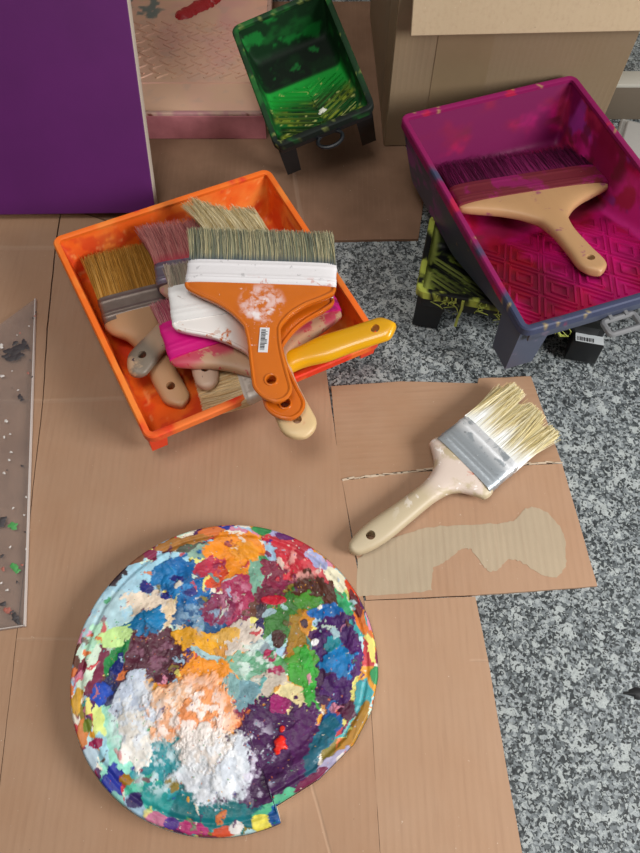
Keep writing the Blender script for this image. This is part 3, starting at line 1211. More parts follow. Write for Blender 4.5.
def grn_in(c):
    n = len(c)
    o = np.tile(np.array(lin('#175a26')), (n, 1))
    o = mixc(o, '#0f2a16', sstep(.40, .56, fbm(c, 40, 41) + .12 * sstep(.09, .15, c[:, 1])) * .9)
    o = mixc(o, '#1c8a38', sstep(.55, .66, fbm(c, 60, 42)) * .7)
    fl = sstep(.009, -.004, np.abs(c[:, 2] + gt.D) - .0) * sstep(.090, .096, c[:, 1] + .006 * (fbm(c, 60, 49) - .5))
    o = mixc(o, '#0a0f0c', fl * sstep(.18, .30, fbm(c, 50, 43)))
    o = mixc(o, '#1c7a34', fl * sstep(.62, .68, fbm(c, 80, 44)))
    rampm = sstep(.096, .091, c[:, 1]) * sstep(.049, .044, np.abs(c[:, 0]))
    t = np.clip(c[:, 1] / .096, 0, 1)
    o = mixc(o, '#22a83e', rampm * sstep(.42, .8, t + .4 * (fbm(c, 35, 45) - .5)))
    o = mixc(o, '#2c4420', rampm * sstep(.75, .45, t) * sstep(.40, .58, fbm(c, 60, 46)))
    o = mixc(o, '#93a436', rampm * sstep(.7, .35, t) * sstep(.50, .60, fbm(c * np.array([1, 1, 1]), 90, 47)))
    o = mixc(o, '#c9cf7a', rampm * sstep(.70, .73, fbm(c, 170, 48)))
    return o


def grn_rim(c):
    o = np.tile(np.array(lin('#1c3a22')), (len(c), 1))
    o = mixc(o, '#18201c', sstep(.03, .0, c[:, 1]))
    o = mixc(o, '#25682e', sstep(.55, .66, fbm(c, 50, 51)) * .8)
    o = mixc(o, '#8a9650', sstep(.68, .72, fbm(c, 170, 52)) * .7)
    return o


def chevrons(bm, tr):
    sl = (tr.D - tr.sh) / (tr.ya - tr.e1)
    up = Vector((0, sl, 1)).normalized()
    pt = lambda x, y: Vector((x, y, -tr.depth(y) + .0001))
    for i in range(15):
        yc = -.012 + i * .0082
        for sx in (-1, 1):
            x0, x1, y0, y1 = .001, .043, yc, yc + .026
            f0, f1 = 0.0, 1.0
            if y0 < .009:
                f0 = (.009 - y0) / (y1 - y0)
            if y1 > .084:
                f1 = (.084 - y0) / (y1 - y0)
            if f1 - f0 > .1:
                q = lambda f: pt(sx * (x0 + (x1 - x0) * f), y0 + (y1 - y0) * f)
                add_bar(bm, q(f0), q(f1), .0026, .0016, up)


green = build_tray('paint_tray', 'small black roller tray smeared with green paint, in front of the cardboard box', gmw, gt, grn_in, grn_rim,
                   M('black_tray_plastic', '#14181c', .4), .62, legs=((-1, .062), (1, .064)), ridges=chevrons, leg_w=.020)
bm = bmesh.new()
add_box(bm, (-.052, -.0045, -.015), (.052, -.002, -.001), .0008)
mesh_obj('front_apron', bm, MC['black_tray_plastic'], green)
bm = bmesh.new()
loop = [(.002 + .014 * math.cos(a), -.010 + .009 * math.sin(a), -.014) for a in np.linspace(0, 2 * math.pi, 21)[:-1]]
add_tube(bm, loop, .0022, 8, True)
mesh_obj('hanging_loop', bm, MC['black_tray_plastic'], green)
bm = bmesh.new()
splat(bm, (.006, .030, -gt.depth(.030) + .0012), .0042, .0016, 3)
tag(mesh_obj('paint_blob', bm, M('white_drop', '#e6ead8', .4), green), 'white paint drop on the ramp')

# ================================================================== PINK TRAY
p0, p1 = at(40, 114, .038), at(262, 114, .038)
pt_ = Tray((p1 - p0).length, 0.32, .031, .008, .225, taper=.1, e1=.004, e2=.02)
pmw = frame((p0 + p1) / 2 + Vector((0, .004, 0)), p1 - p0, Vector((0, 1, 0)))


def pink_in(c):
    o = np.tile(np.array(lin('#f0c2aa')), (len(c), 1))
    o = mixc(o, '#e8b0a8', sstep(.42, .62, fbm(c, 14, 61)) * .8)
    o = mixc(o, '#ecc4a4', sstep(.5, .66, fbm(c, 20, 62)) * .6)
    o = mixc(o, '#d8b8a8', sstep(.60, .7, fbm(c, 60, 63)) * .4)
    o = mixc(o, '#7e8a86', sstep(.215, .225, c[:, 1]) * sstep(.55, .62, fbm(c, 60, 64)) * sstep(.0, -.03, c[:, 0]))
    return o


def pink_rim(c):
    o = np.tile(np.array(lin('#c9a596')), (len(c), 1))
    o = mixc(o, '#b8868a', sstep(.45, .6, fbm(c, 50, 65)))
    o = mixc(o, '#7a4038', sstep(.68, .71, fbm(c, 160, 66)))
    return o


def treads(bm, tr):
    sl = (tr.D - tr.sh) / (tr.ya - tr.e1)
    up = Vector((0, sl, 1)).normalized()
    pt = lambda x, y: Vector((x, y, -tr.depth(y) + .0001))
    a = .0068
    for j in range(7):
        for i in range(-14, 14):
            x, y = i * .0200 + (.0100 if j % 2 else 0), .088 + j * .0195
            if abs(x) > tr.w / 2 - .014:
                continue
            for s, ox in ((1, 0), (-1, .0100)):
                yy = y + (.0098 if s < 0 else 0)
                if abs(x + ox) < tr.w / 2 - .012:
                    add_bar(bm, pt(x + ox - a, yy - s * a * .8), pt(x + ox + a, yy + s * a * .8), .0046, .0012, up)
    add_bar(bm, pt(-tr.w / 2 + .006, .072), pt(tr.w / 2 - .006, .072), .003, .0009, up)


pink = build_tray('paint_tray', 'pale pink paint tray with a tread patterned ramp behind the purple canvas', pmw, pt_, pink_in, pink_rim,
                  M('pink_plastic', '#c07a80', .45, var=('#8a4c54', 30, .6)), .45, legs=(), ridges=treads)
bm = bmesh.new()
add_box(bm, (-pt_.w / 2 - .003, -.006, -.0340), (pt_.w / 2 + .003, -.003, -.002), .001)
tag(mesh_obj('front_apron', bm, MC['pink_plastic'], pink), 'dull rose front wall')
bm = bmesh.new()
q0, q1 = pmw.inverted() @ at(181, 11, .014), pmw.inverted() @ at(215, -5, .012)
for i in range(16):
    f = i / 15
    c = q0.lerp(q1, f)
    splat(bm, (c.x + rng.normal(0, .001), c.y + rng.normal(0, .001), -pt_.depth(c.y) + .0004), .0125 * (1 - .45 * abs(f - .45)), .0045, i + 50, .3)
tag(mesh_obj('dried_paint', bm, M('dark_red_paint', '#b81c26', .35, bump=(200, .6)), pink), 'thick dark red streak of paint')

# ================================================================== CARDBOARD BOX
bc = at(384, 149, 0)
bmw_ = Matrix.Translation(Vector((bc.x, bc.y, 0))) @ Matrix.Rotation(R_(2.0), 4, 'Z')
box = thing('cardboard_box', 'brown cardboard box standing behind the magenta tray, front flap folded out', 'box', bmw_)
BW, BD, BH = .256, .26, .225
bxm = cardboard('box_card_shaded', '#8a765c', flute='X', pitch=.0065, light='#94806a', creases=())  # same board as the flap, darkened: the carton's shade is in the colour
bm = bmesh.new()
th = .004
add_box(bm, (0, 0, 0.0042), (BW, th, BH), .0008, 1)
add_box(bm, (0, BD - th, 0.0042), (BW, BD, BH), .0008, 1)
add_box(bm, (0, th, 0.0042), (th, BD - th, BH), .0008, 1)
add_box(bm, (BW - th, th, 0.0042), (BW, BD - th, BH), .0008, 1)
add_box(bm, (th, th, 0.0042), (BW - th, BD - th, .0085))
mesh_obj('carton_body', bm, bxm, box, smooth=0)
# front flap hinged at the top edge, hanging outwards
bm = bmesh.new()
FH = .070
add_box(bm, (.012, -.0045, .0), (BW + .03, 0, FH), .0006, 1)
for v in bm.verts:
    v.co = Matrix.Translation((0, 0, BH)) @ Matrix.Rotation(R_(160), 4, 'X') @ v.co
tag(mesh_obj('front_flap', bm, cardboard('flap_card_lit', '#b29d80', flute='X', pitch=.0065, light='#bca88c'), box, smooth=0), 'front flap folded outwards, its light put into a paler colour')  # paler copy of the carton board, light on the flap put into the colour
# pale packing tape strips down the side seam
bm = bmesh.new()
add_box(bm, (.045, -.0006, .03), (.105, .0, BH - .02))
add_box(bm, (-.0006, .002, .006), (.0, .05, BH - .004))

tp = mesh_obj('packing_tape', bm, M('brown_tape', '#8b775c', .4, var=('#826e54', 30, .5)), box, smooth=0)

# ------------------------------------------------------------------ things at the right edge
b0 = at(616, 84, .05)
bm = bmesh.new()
pk = thing('wooden_board', 'pale board lying on the floor right of the cardboard box', 'board', Matrix.Translation((b0.x, b0.y, 0)))
add_box(bm, (-.006, 0, 0), (.25, .024, .046), .001)
mesh_obj('core', bm, M('board_side', '#6f6354', .7, bump=(200, .3)), pk)
bm = bmesh.new()
add_box(bm, (-.0062, -.001, .0455), (.2502, .024, .0500), .0008)
tag(mesh_obj('facing', bm, M('board_face', '#c9c6ba', .5), pk), 'whitish top facing')
t0 = at(623, 114, .07)
tb = thing('plastic_tub', 'grey plastic tub with a white lid at the right edge, beside the magenta tray', 'tub', Matrix.Translation((t0.x, t0.y, 0)) @ Matrix.Rotation(R_(-22), 4, 'Z'))
bm = bmesh.new()
rows = []
for z, ins in ((0, .010), (.004, .007), (.060, .004), (.062, .004)):
    rows.append([bm.verts.new(p) for p in ((ins, ins - .08, z), (.12 - ins, ins - .08, z), (.12 - ins, -ins, z), (ins, -ins, z))])
for A, B in zip(rows, rows[1:]):
    for i in range(4):
        bm.faces.new((A[i], A[(i + 1) % 4], B[(i + 1) % 4], B[i]))
bm.faces.new(rows[0])
bm.faces.new(rows[-1])
bmesh.ops.bevel(bm, geom=[e for e in bm.edges if abs(e.verts[0].co.z - e.verts[1].co.z) > .002], offset=.008, segments=4, affect='EDGES')
mesh_obj('tub_body', bm, M('tub_grey', '#6a6667', .35), tb)
bm = bmesh.new()
add_box(bm, (0, -.08, .058), (.12, 0, .066), .003, 3)
add_box(bm, (.006, -.074, .064), (.114, -.006, .070), .003, 3)
tag(mesh_obj('lid', bm, M('tub_lid', '#a3a19c', .4), tb), 'whitish lid')
p = at(634, 694, 0)
bm = bmesh.new()
splat(bm, (0, 0, 0), .006, .0022, 5, .5)
for v in bm.verts:
    v.co.x *= 1.9
    v.co.y *= .7
fk = mesh_obj('paint_chip', bm, M('chip_black', '#17191b', .5), smooth=50)
fk.location = (p.x + .004, p.y, 0)
tag(fk, 'small black chip of dried paint on the granite at the right edge', 'paint chip')

# ================================================================== PAINTBRUSHES
hair = M('bristle_hair', rough=.6, attr='pigment', spec=.3)
white_f = M('ferrule_white', '#e4e2e4', .5, bump=(260, .5), layers=[dict(c='#c98f86', s=70, t=.58, soft=.05, a=.8, axis=(1, .006, -.002)), dict(c='#b0aeb0', s=110, t=.60, soft=.05, a=.6), dict(c='#2a2522', s=140, t=.745, soft=.02)])
orange_h = M('orange_handle', '#cf6c14', .22, coat=.4, var=('#b85a10', 30, .4),
             layers=[dict(c='#e6c6c2', s=110, t=.44, soft=.18, sph=((.003, -.025, .004), .024), a=.85), dict(c='#efe6e6', s=120, t=.46, soft=.16, sph=((.002, -.03, .004), .015), a=.95),
                     dict(c='#e8d4d0', s=140, t=.675, soft=.03, a=.7), dict(c='#e6c6c2', s=240, t=.60, soft=.05, sph=((.0, -.055, .004), .022), a=.7)])
orange_h2 = M('orange_handle_whitened', '#cb6612', .22, coat=.4, var=('#b45510', 30, .4),
              layers=[dict(c='#e9e4e0', s=60, t=.36, soft=.06, axis=(0, -.002, -.03), seed=3.0), dict(c='#c7a08c', s=90, t=.60, soft=.06, axis=(0, .0, -.03), a=.5), dict(c='#e8d4d0', s=140, t=.675, soft=.03, a=.7)])
wide_keys = lambda _, n, e: lambda hw: [(0, hw), (.07, hw * .985), (.12, hw * .86), (.20, hw * .58), (.30, hw * .36), (.42, n * 1.08), (.55, n), (.75, (n + e) / 2), (.9, e), (1, e * .96)]

b1 = brush('paintbrush', 'broad orange-handled brush with grey-green bristles, topmost of the pile in the orange tray',
           at(186, 281, .088), at(336, 286, .088), at(276, 402, .080), at(258, 236, .085), orange_h, white_f,
           wide_keys(.066, .0145, .0165), (.0055, .0045), dict(mat=hair, n=4200, cols=['#8f9073', '#a8a283', '#77806c', '#c0b48c', '#66685c'], root='#4a5866', root_len=.15, uneven=.10, wild=.035), fl_frac=.35, ft=.012,
           expo=5, hole=.84, rim=.0019, end_r=.0155)
d1 = b1[4]
# barcode sticker on its handle
bm = bmesh.new()
sy = -d1['hl'] * .52
sx_ = d1['bend'] * .52 ** 1.6
add_box(bm, (sx_ - .0042, sy - .0125, .0044), (sx_ + .0042, sy + .0125, .0052), .0002, 1)
st = tag(mesh_obj('barcode_label', bm, M('sticker_white', '#dcdde0', .4), b1[1], smooth=0), 'small white barcode sticker')
bm = bmesh.new()
rr = random.Random(2)
y = sy - .0105
while y < sy + .0100:
    wd = rr.choice((.0004, .0007, .001))
    add_box(bm, (sx_ - .0028, y, .0050), (sx_ + (.0012 if rr.random() < .75 else .0028), y + wd, .00535))
    y += wd + rr.choice((.0004, .0006))
mesh_obj('barcode', bm, M('barcode_ink', '#202126', .5), b1[1], smooth=0)

brush('paintbrush', 'orange-handled brush with a whitened ferrule, directly under the topmost orange-handled brush',
      at(172, 322, .072), at(333, 297, .072), at(291, 419, .067), at(238, 258, .070), orange_h2, M('ferrule_whitened', '#e6e5e3', .5, bump=(220, .7), layers=[dict(c='#8f7a70', s=80, t=.62, soft=.05, a=.6)]),
      wide_keys(.069, .0145, .0170), (.0055, .0045), dict(mat=hair, n=2800, cols=['#b09a8a', '#a8a08c', '#8a7f74', '#c8b8a4'], uneven=.1, wild=.04), fl_frac=.55, ft=.013, expo=5, hole=.88, rim=.0019, end_r=.016)

wood = lambda nm, base, **kw: M(nm, base, .45, var=kw.pop('var', ('#b08a62', 40, .5)), stretch=(1, .12, 1), bump=(200, .25), **kw)
brush('paintbrush', 'broad wooden brush with a bright pink ferrule, its handle end sticking out lowest',
      at(169, 359, .056), at(340, 309, .054), at(305, 438, .058), at(231, 281, .056),
      wood('wood_pinked', '#c99f80', layers=[dict(c='#c2455a', s=45, t=.46, soft=.06, axis=(1, -.022, -.012), seed=4.0), dict(c='#b82840', s=130, t=.60, soft=.04, a=.8, seed=1.0), dict(c='#d8c08c', s=30, t=.3, soft=.05, axis=(1, -.08, -.1), a=.7)]),
      M('ferrule_pink', '#d3127e', .4, bump=(220, .5), layers=[dict(c='#6a2050', s=30, t=.52, soft=.12, axis=(0, -.03, .03)), dict(c='#b02040', s=40, t=.5, soft=.1, axis=(0, .02, .05))]),
      wide_keys(.080, .0155, .0165), (.007, .006), dict(mat=hair, n=3200, cols=['#b04c64', '#c87080', '#a03c54', '#d09a98'], uneven=.1, wild=.04), fl_frac=.55, ft=.016, expo=3.2, hole=.86, end_r=.0165)

brush('paintbrush', 'wooden brush with dark red bristles behind the topmost brush, grey ferrule stained purple',
      at(157, 286, .052), at(231, 275, .052), at(208, 389, .046), at(172, 223, .060),
      wood('wood_pale_pinkish', '#c3a48e', layers=[dict(c='#c08080', s=40, t=.5, soft=.1, axis=(1, -.03, -.005)), dict(c='#4a3048', s=130, t=.68, soft=.03)]),
      M('ferrule_purplish', '#847c88', .35, .6, layers=[dict(c='#7a4a70', s=60, t=.5, soft=.1, a=.6)]),
      [(0, .034), (.05, .035), (.14, .027), (.26, .014), (.5, .0130), (.8, .0130), (1, .009)], (.007, .006),
      dict(mat=hair, n=2800, cols=['#bc6e6c', '#d09088', '#a25a5a', '#c88480'], root='#c43a52', root_len=.16, uneven=.12, wild=.06, splay=.06), fl_frac=.30, ft=.017, hole=.84, end_r=.008)

brush('paintbrush', 'wooden brush with ochre bristles lying deep in the left of the orange tray',
      at(104, 323, .036), at(170, 306, .032), at(182, 408, .024), at(117, 255, .034),
      wood('wood_tan', '#b08660'), M('ferrule_dull', '#8d8078', .38, .75, var=('#6e6058', 60, .5)),
      [(0, .033), (.05, .034), (.12, .031), (.24, .018), (.4, .0125), (.72, .0135), (.88, .013), (1, .006)], (.009, .007),
      dict(mat=hair, n=2800, cols=['#a8752a', '#b88436', '#8f6222', '#c09048'], uneven=.07, wild=.03), fl_frac=.30, ft=.016, hole=.80, end_r=.009)

brush('paintbrush', 'mostly buried brush showing only a grey-tipped wooden handle end, at left in the orange tray',
      at(186, 278, .040), at(228, 320, .040), at(130, 374, .044), at(240, 262, .040),
      wood('wood_greytip', '#b29a80', layers=[dict(c='#756a5c', s=30, t=.36, soft=.08, axis=(1, -.068, -.082)), dict(c='#3a2c3a', s=120, t=.66, soft=.03)]), MC['ferrule_dull'],
      [(0, .03), (.06, .03), (.18, .02), (.34, .0125), (.6, .013), (.88, .0145), (1, .012)], (.008, .0065),
      dict(mat=hair, n=500, cols=['#b89a70', '#a88a60']), fl_frac=.4, ft=.013, hole=.82, end_r=.014)

brush('paintbrush', 'brush with splayed straw-coloured bristles poking out behind the topmost brush',
      at(206, 258, .064), at(273, 268, .064), at(262, 330, .048), at(222, 209, .080),
      wood('wood_hidden', '#b89468'), MC['ferrule_dull'],
      [(0, .032), (.06, .033), (.2, .02), (.4, .012), (.9, .012), (1, .008)], (.006, .005),
      dict(mat=hair, n=900, cols=['#d8c79a', '#c9b482', '#e4d8b4', '#b09a68'], clumps=11, uneven=.12, wild=.05, splay=.10, lean=-.75, thick=.0005), fl_frac=.25, ft=.013, hole=None, end_r=.01)

brush('paintbrush', 'yellow-handled brush whose handle reaches over the right rim of the orange tray',
      at(266, 396, .047), at(252, 352, .047), at(396, 325, .082), at(192, 384, .045),
      M('yellow_plastic', '#e8ac08', .3, coat=.3, var=('#dc9a06', 30, .4)), M('ferrule_pale', '#cfc4b8', .45, .2, layers=[dict(c='#9a8a7c', s=80, t=.55, soft=.08, a=.6)]),
      [(0, .022), (.05, .022), (.14, .0135), (.3, .0105), (.5, .0135), (.72, .0125), (.9, .0125), (1, .005)], (.0075, .0065),
      dict(mat=hair, n=2600, cols=['#ecd0a0', '#f0d8ac', '#dcbc8c', '#f4e2bc'], uneven=.05, wild=.02), fl_frac=.30, ft=.015, hole=.86, end_r=.010)

# loose brush in the foreground
fgk = [(0, .0355), (.035, .037), (.075, .0365), (.11, .0285), (.16, .0185), (.24, .0120), (.36, .0098), (.55, .0106), (.75, .0116), (.87, .0104), (.94, .0082), (1, .0055)]
fg = brush('paintbrush', 'loose wooden paintbrush with pale yellow bristles lying alone on the cardboard',
      at(439, 438, .016), at(492, 491, .016), at(350, 552, .012), at(530, 409, .014),
      wood('wood_pale_painted', '#c3b496', var=('#ab9a7a', 30, .5), layers=[dict(c='#d9c8bd', s=40, t=.42, soft=.1, axis=(1, -.055, -.03), a=.9), dict(c='#eee8e2', s=110, t=.60, soft=.04, a=.9, axis=(1, -.10, -.03)), dict(c='#c8694a', s=60, t=.60, soft=.05, axis=(0, .004, .014), a=.8)]),
      M('ferrule_zinc', '#a5adb3', .38, .55, bump=(220, .5), layers=[dict(c='#eceff2', s=70, t=.40, soft=.08, axis=(1, .013, .026)), dict(c='#d4d9dc', s=60, t=.58, soft=.04, a=.9), dict(c='#6f777c', s=150, t=.64, soft=.04, a=.6)]),
      fgk, (.0085, .0075),
      dict(mat=hair, n=4600, cols=['#dccd98', '#c8b67c', '#e8deb8', '#b8a46c', '#e2d6a8'], root='#f0f2f0', root_len=.34, clumps=8, uneven=.10, wild=.06, splay=.05, thick=.00036), fl_frac=.36, ft=.018, hole=.835, end_r=.006, bend_pow=2.0)

# brush in the magenta tray
def on_mag(px, py, lift):
    z = .06
    for _ in range(25):
        p = at(px, py, z)
        y = (mmw.inverted() @ p).y
        z = .6 * z + .4 * (mz - mt.depth(y) + lift)
    return at(px, py, z)


mg = brush('paintbrush', 'broad wooden brush lying in the magenta tray, bristles soaked purple',
      on_mag(457, 207, .020), on_mag(606, 184, .020), on_mag(600, 274, .008), on_mag(508, 152, .011),
      wood('wood_tan_bright', '#bd9468', layers=[dict(c='#8f3a6a', s=55, t=.60, soft=.06, a=.8)]),
      M('ferrule_maroon', '#6e2430', .4, layers=[dict(c='#8a1a5a', s=40, t=.5, soft=.1), dict(c='#c8a090', s=180, t=.71, soft=.03)]),
      lambda hw: [(0, hw), (.05, hw * .99), (.10, hw * .82), (.17, hw * .55), (.26, hw * .33), (.38, .0145), (.55, .0112), (.75, .0122), (.87, .0136), (.95, .0110), (1, .006)], (.008, .0065),
      dict(mat=hair, n=1800, cols=['#5c1440', '#70184c', '#84205c', '#4a1434'], uneven=.12, wild=.05), fl_frac=.36, ft=.018, expo=3.0, hole=.86, end_r=.011, bend_pow=1.3)

# ================================================================== PALETTE
pz = .0035
ztop = .022
pc = (at(68, 685, ztop) + at(378, 665, ztop)) / 2
pc.y = (at(235, 524, ztop).y + at(232, 838, ztop).y) / 2
RX = (at(378, 665, ztop).x - at(68, 685, ztop).x) / 2
RY = (at(235, 524, ztop).y - at(232, 838, ztop).y) / 2
RP = (RX + RY) / 2
pal = thing('paint_palette', 'round lid used as a palette, crusted all over with many coloured paints', 'palette', Matrix.Translation((pc.x, pc.y, pz)))
cut = []
for (x0, y0), (x1, y1) in (((379, 672), (371, 716)), ((374, 706), (352, 748)), ((356, 742), (316, 782)), ((322, 777), (276, 806)), ((283, 800), (279, 836))):
    a, b = at(x0, y0, ztop) - pc, at(x1, y1, ztop) - pc
    cut.append((a.xy, b.xy))


def rim_r(th):
    """radius of the lid's outline, with its broken edge"""
    d = Vector((math.cos(th), math.sin(th)))
    r = 1 / math.sqrt((d.x / RX) ** 2 + (d.y / RY) ** 2)
    for a, b in cut:
        e = b - a
        den = d.x * e.y - d.y * e.x
        if abs(den) < 1e-9:
            continue
        t = (a.x * e.y - a.y * e.x) / den
        u = (a.x * d.y - a.y * d.x) / den
        if t > 0 and -.02 <= u <= 1.02:
            r = min(r, t)
    return r


NT_, NR_ = 720, 200
ths = np.linspace(0, 2 * math.pi, NT_, endpoint=False)
rr_ = np.array([rim_r(t) for t in ths])
fr_ = np.linspace(0.0, 1, NR_)
fr_ = fr_ ** .8
fr_[0] = .004
TH, FR = np.meshgrid(ths, fr_)
RR = np.tile(rr_, (NR_, 1))
X = (FR * RR * np.cos(TH)).ravel()
Y = (FR * RR * np.sin(TH)).ravel()
P2 = np.stack([X, Y, np.zeros_like(X)], 1)
rad = np.hypot(X / RX, Y / RY)
edge = ((1 - FR) * RR).ravel()
# paint patches measured on the photograph: (x, y, rx, ry, rotation, colour, thickness, mix)
Z = lambda x, y: (at(50 + x * .53125, 510 + y * .53125, ztop) - pc).xy
B = [
 (130,150,75,55,-35,'#a9cfe0',.2),(105,205,34,62,20,'#b5d4dc',.2),(215,102,62,22,-22,'#a8d6e8',.3),(90,240,22,34,10,'#b6e4c6',.3),
 (125,122,24,14,-40,'#3a2530',.4),(160,95,20,10,-30,'#8a5a40',.2),(250,60,55,12,-12,'#b07a38',.3),(265,72,30,8,-10,'#5a6050',.3),(285,78,26,12,-20,'#8fb0a0',.3),
 (185,178,52,26,15,'#e6d6c2',.6),(225,190,20,30,10,'#e8d0ae',.5),(285,200,58,38,10,'#1c5a8c',.4),(250,135,54,48,0,'#0d6cab',1.0),(212,122,26,22,0,'#1176b0',.8),
 (238,128,18,6,5,'#272c7c',.3),(262,152,18,9,10,'#2b2f80',.3),(215,160,13,7,0,'#2c2f86',.3),(180,142,14,10,0,'#2a2f80',.3),
 (178,212,38,22,-12,'#0b76a8',1.0),(196,200,18,16,0,'#0e82b8',1.1),
 (190,268,76,42,0,'#5a2439',.6),(90,292,20,52,16,'#7a2a48',.4),(122,268,15,46,16,'#128a45',.5),(120,300,9,34,12,'#1c2f80',.4),(70,305,10,50,14,'#d4e6d2',.3),(120,236,34,16,-15,'#c8ea9c',.5),(58,300,9,22,10,'#7a2038',.2),
 (345,72,66,26,-5,'#f0941e',.7),(340,118,34,44,25,'#e89020',.6),(312,122,20,28,20,'#d4502c',.5),(298,105,28,18,-20,'#c03c56',.4),(348,162,36,44,20,'#ad2c5c',.5),(318,185,36,22,0,'#8a2c58',.4),(385,118,13,42,-8,'#7fb09a',.6),
 (365,78,34,16,10,'#f0a028',.7),(420,116,32,26,20,'#8c2a4a',.6),(418,160,36,18,10,'#7a3048',.4),
 (470,92,48,38,35,'#d43a4a',.7),(445,62,44,20,20,'#cc3a48',.6),(505,128,36,20,40,'#cf4a54',.6),(430,40,26,12,15,'#b6b4dc',.4),(442,50,18,8,15,'#6a2a70',.4),(400,38,24,9,10,'#3a9a5a',.4),(478,80,14,20,30,'#b03040',.5),
 (500,158,60,30,28,'#5a3020',.5),(450,195,46,46,0,'#3f7a34',.6),(482,172,28,20,20,'#4c8c30',.6),(420,225,36,24,0,'#44803c',.5),(470,240,24,46,0,'#a07c22',.6),(482,212,14,22,0,'#d89426',.6),(465,270,22,26,0,'#b08428',.6),
 (422,166,24,9,0,'#c4203a',.6),(398,186,12,12,-10,'#50404a',.3),(412,190,14,6,-20,'#a8c4cc',.3),(392,225,10,26,10,'#3a2a6a',.4),(415,244,20,9,-35,'#b0d8dc',.3),(430,240,12,16,0,'#50302c',.4),
 (535,265,42,82,14,'#4a1a68',.9),(560,300,24,60,14,'#5a2270',.6),(522,190,44,13,-12,'#1470b8',.6),(540,292,33,34,0,'#1583c2',1.1),(530,250,14,14,0,'#1f8a98',.9),(498,247,9,6,-20,'#f4f4f4',.8),(478,212,8,8,0,'#4a3040',.8),
 (552,168,12,36,-28,'#3fae74',.4),(535,128,32,14,50,'#eee8cc',.4),(500,92,30,12,42,'#b0b6de',.3),(568,150,9,30,-24,'#d84a22',.4),(585,205,9,30,-16,'#e07c2a',.4),(575,175,8,26,-20,'#702028',.3),
 (290,246,70,20,8,'#e8aa22',.7),(345,268,34,14,15,'#d89a44',.5),(362,238,36,28,0,'#dccfc2',.6),(395,258,22,14,0,'#9aacb4',.4),(330,232,30,12,-8,'#e0b050',.5),(300,275,44,10,20,'#a8c8cc',.4),
 (370,292,44,22,10,'#8fc0a8',.5),(400,285,30,16,0,'#6aa884',.5),(432,292,22,18,0,'#58a060',.5),(425,300,16,12,0,'#a82a5a',.6),(412,270,14,10,0,'#b83060',.5),(475,290,30,30,0,'#58a040',.5),
 (415,328,44,26,5,'#cabfb0',.6),(455,352,44,24,10,'#eee0aa',.6),(488,330,15,66,-8,'#3cac3e',.8),(470,310,16,22,-30,'#4aa83c',.6),(520,350,18,50,-10,'#4a2050',.4),
 (290,312,64,34,5,'#f09a28',.9),(365,340,26,24,0,'#7fa8b2',.5),(340,330,18,20,0,'#88b0b0',.4),
 (125,370,28,52,0,'#50304c',.5),(150,362,44,52,0,'#c4cfe0',.7),(150,432,46,46,10,'#e6e2da',.8),(105,345,14,30,0,'#2a2c5c',.5),
 (260,385,82,66,0,'#f4b890',1.2),(275,405,36,34,0,'#f29c62',1.2),(230,350,40,26,0,'#f6c8a4',1.2),(300,360,40,26,0,'#f2a46a',1.2),
 (112,432,15,66,-22,'#a8e6cc',.4),(92,398,10,36,-14,'#e2f094',.4),(125,480,36,24,40,'#9fe4d0',.4),(100,455,10,30,-24,'#a8d8e6',.3),
 (300,555,140,36,2,'#167e82',.5),(420,560,60,22,-14,'#1a7c84',.5),(205,500,46,52,0,'#2f9aa4',.7),(180,535,40,26,35,'#56c2a6',.5),(235,515,14,14,0,'#8a7a38',.6),(165,560,30,10,38,'#a8c8dc',.3),
 (425,462,84,98,-6,'#4e1e58',1.0),(375,540,72,34,-10,'#4a1c54',.9),(480,430,28,60,0,'#5a2462',.8),(430,364,18,16,0,'#a02a70',1.0),
 (300,572,110,20,3,'#157a80',.4),(400,572,50,14,-16,'#1a7680',.4),(200,545,34,18,38,'#2a9a98',.4),(312,484,66,52,0,'#dde2ea',1.3),(295,445,55,36,0,'#e8dfd8',1.3),(345,496,38,42,0,'#d6dde6',1.3),(160,455,30,26,0,'#eeeae2',1.0),
 (432,444,15,16,0,'#e62a18',1.8),(438,412,5,6,0,'#d8301e',1.6),
 (535,388,17,40,18,'#1668aa',.5),(562,375,24,16,10,'#5a1c42',.5),(545,335,30,24,0,'#4e1c68',.6),(590,352,14,34,14,'#44a8b0',.4),(515,432,16,44,30,'#1c7088',.4),(500,460,14,34,30,'#1c6478',.4),
 (558,440,10,62,32,'#b8862c',.5),(585,400,9,40,20,'#b88a30',.5),(525,482,46,9,-38,'#b4aecb',.4),(505,500,20,7,-35,'#c8c4d8',.4),(440,548,52,12,-26,'#5cb48c',.4),(490,508,36,7,-34,'#7a2850',.3),(555,480,10,24,35,'#8a2c44',.3),
 (425,578,13,22,10,'#1a5a9c',.4),(398,590,14,12,-10,'#ece060',.5),(120,512,20,22,0,'#2a3aa0',.6),(146,508,12,10,0,'#a87a20',.5),(95,345,16,16,0,'#2450b0',.5),(85,440,12,10,0,'#a02858',.4),
 (60,420,10,22,-10,'#d88a50',.3),(52,360,10,22,0,'#d8a838',.3),(72,405,9,12,0,'#7a8a30',.3),(72,470,16,20,-20,'#b8ccd8',.3),(160,545,14,10,30,'#3a2c6a',.3),(200,580,22,9,15,'#d080a0',.3),(270,600,30,8,5,'#b83a78',.3),(330,605,24,8,-2,'#d85a38',.3),
 (350,598,12,10,0,'#eeeae6',.3),(230,592,14,8,12,'#5a3a90',.3),(130,548,18,10,40,'#8cc8c0',.3),
]
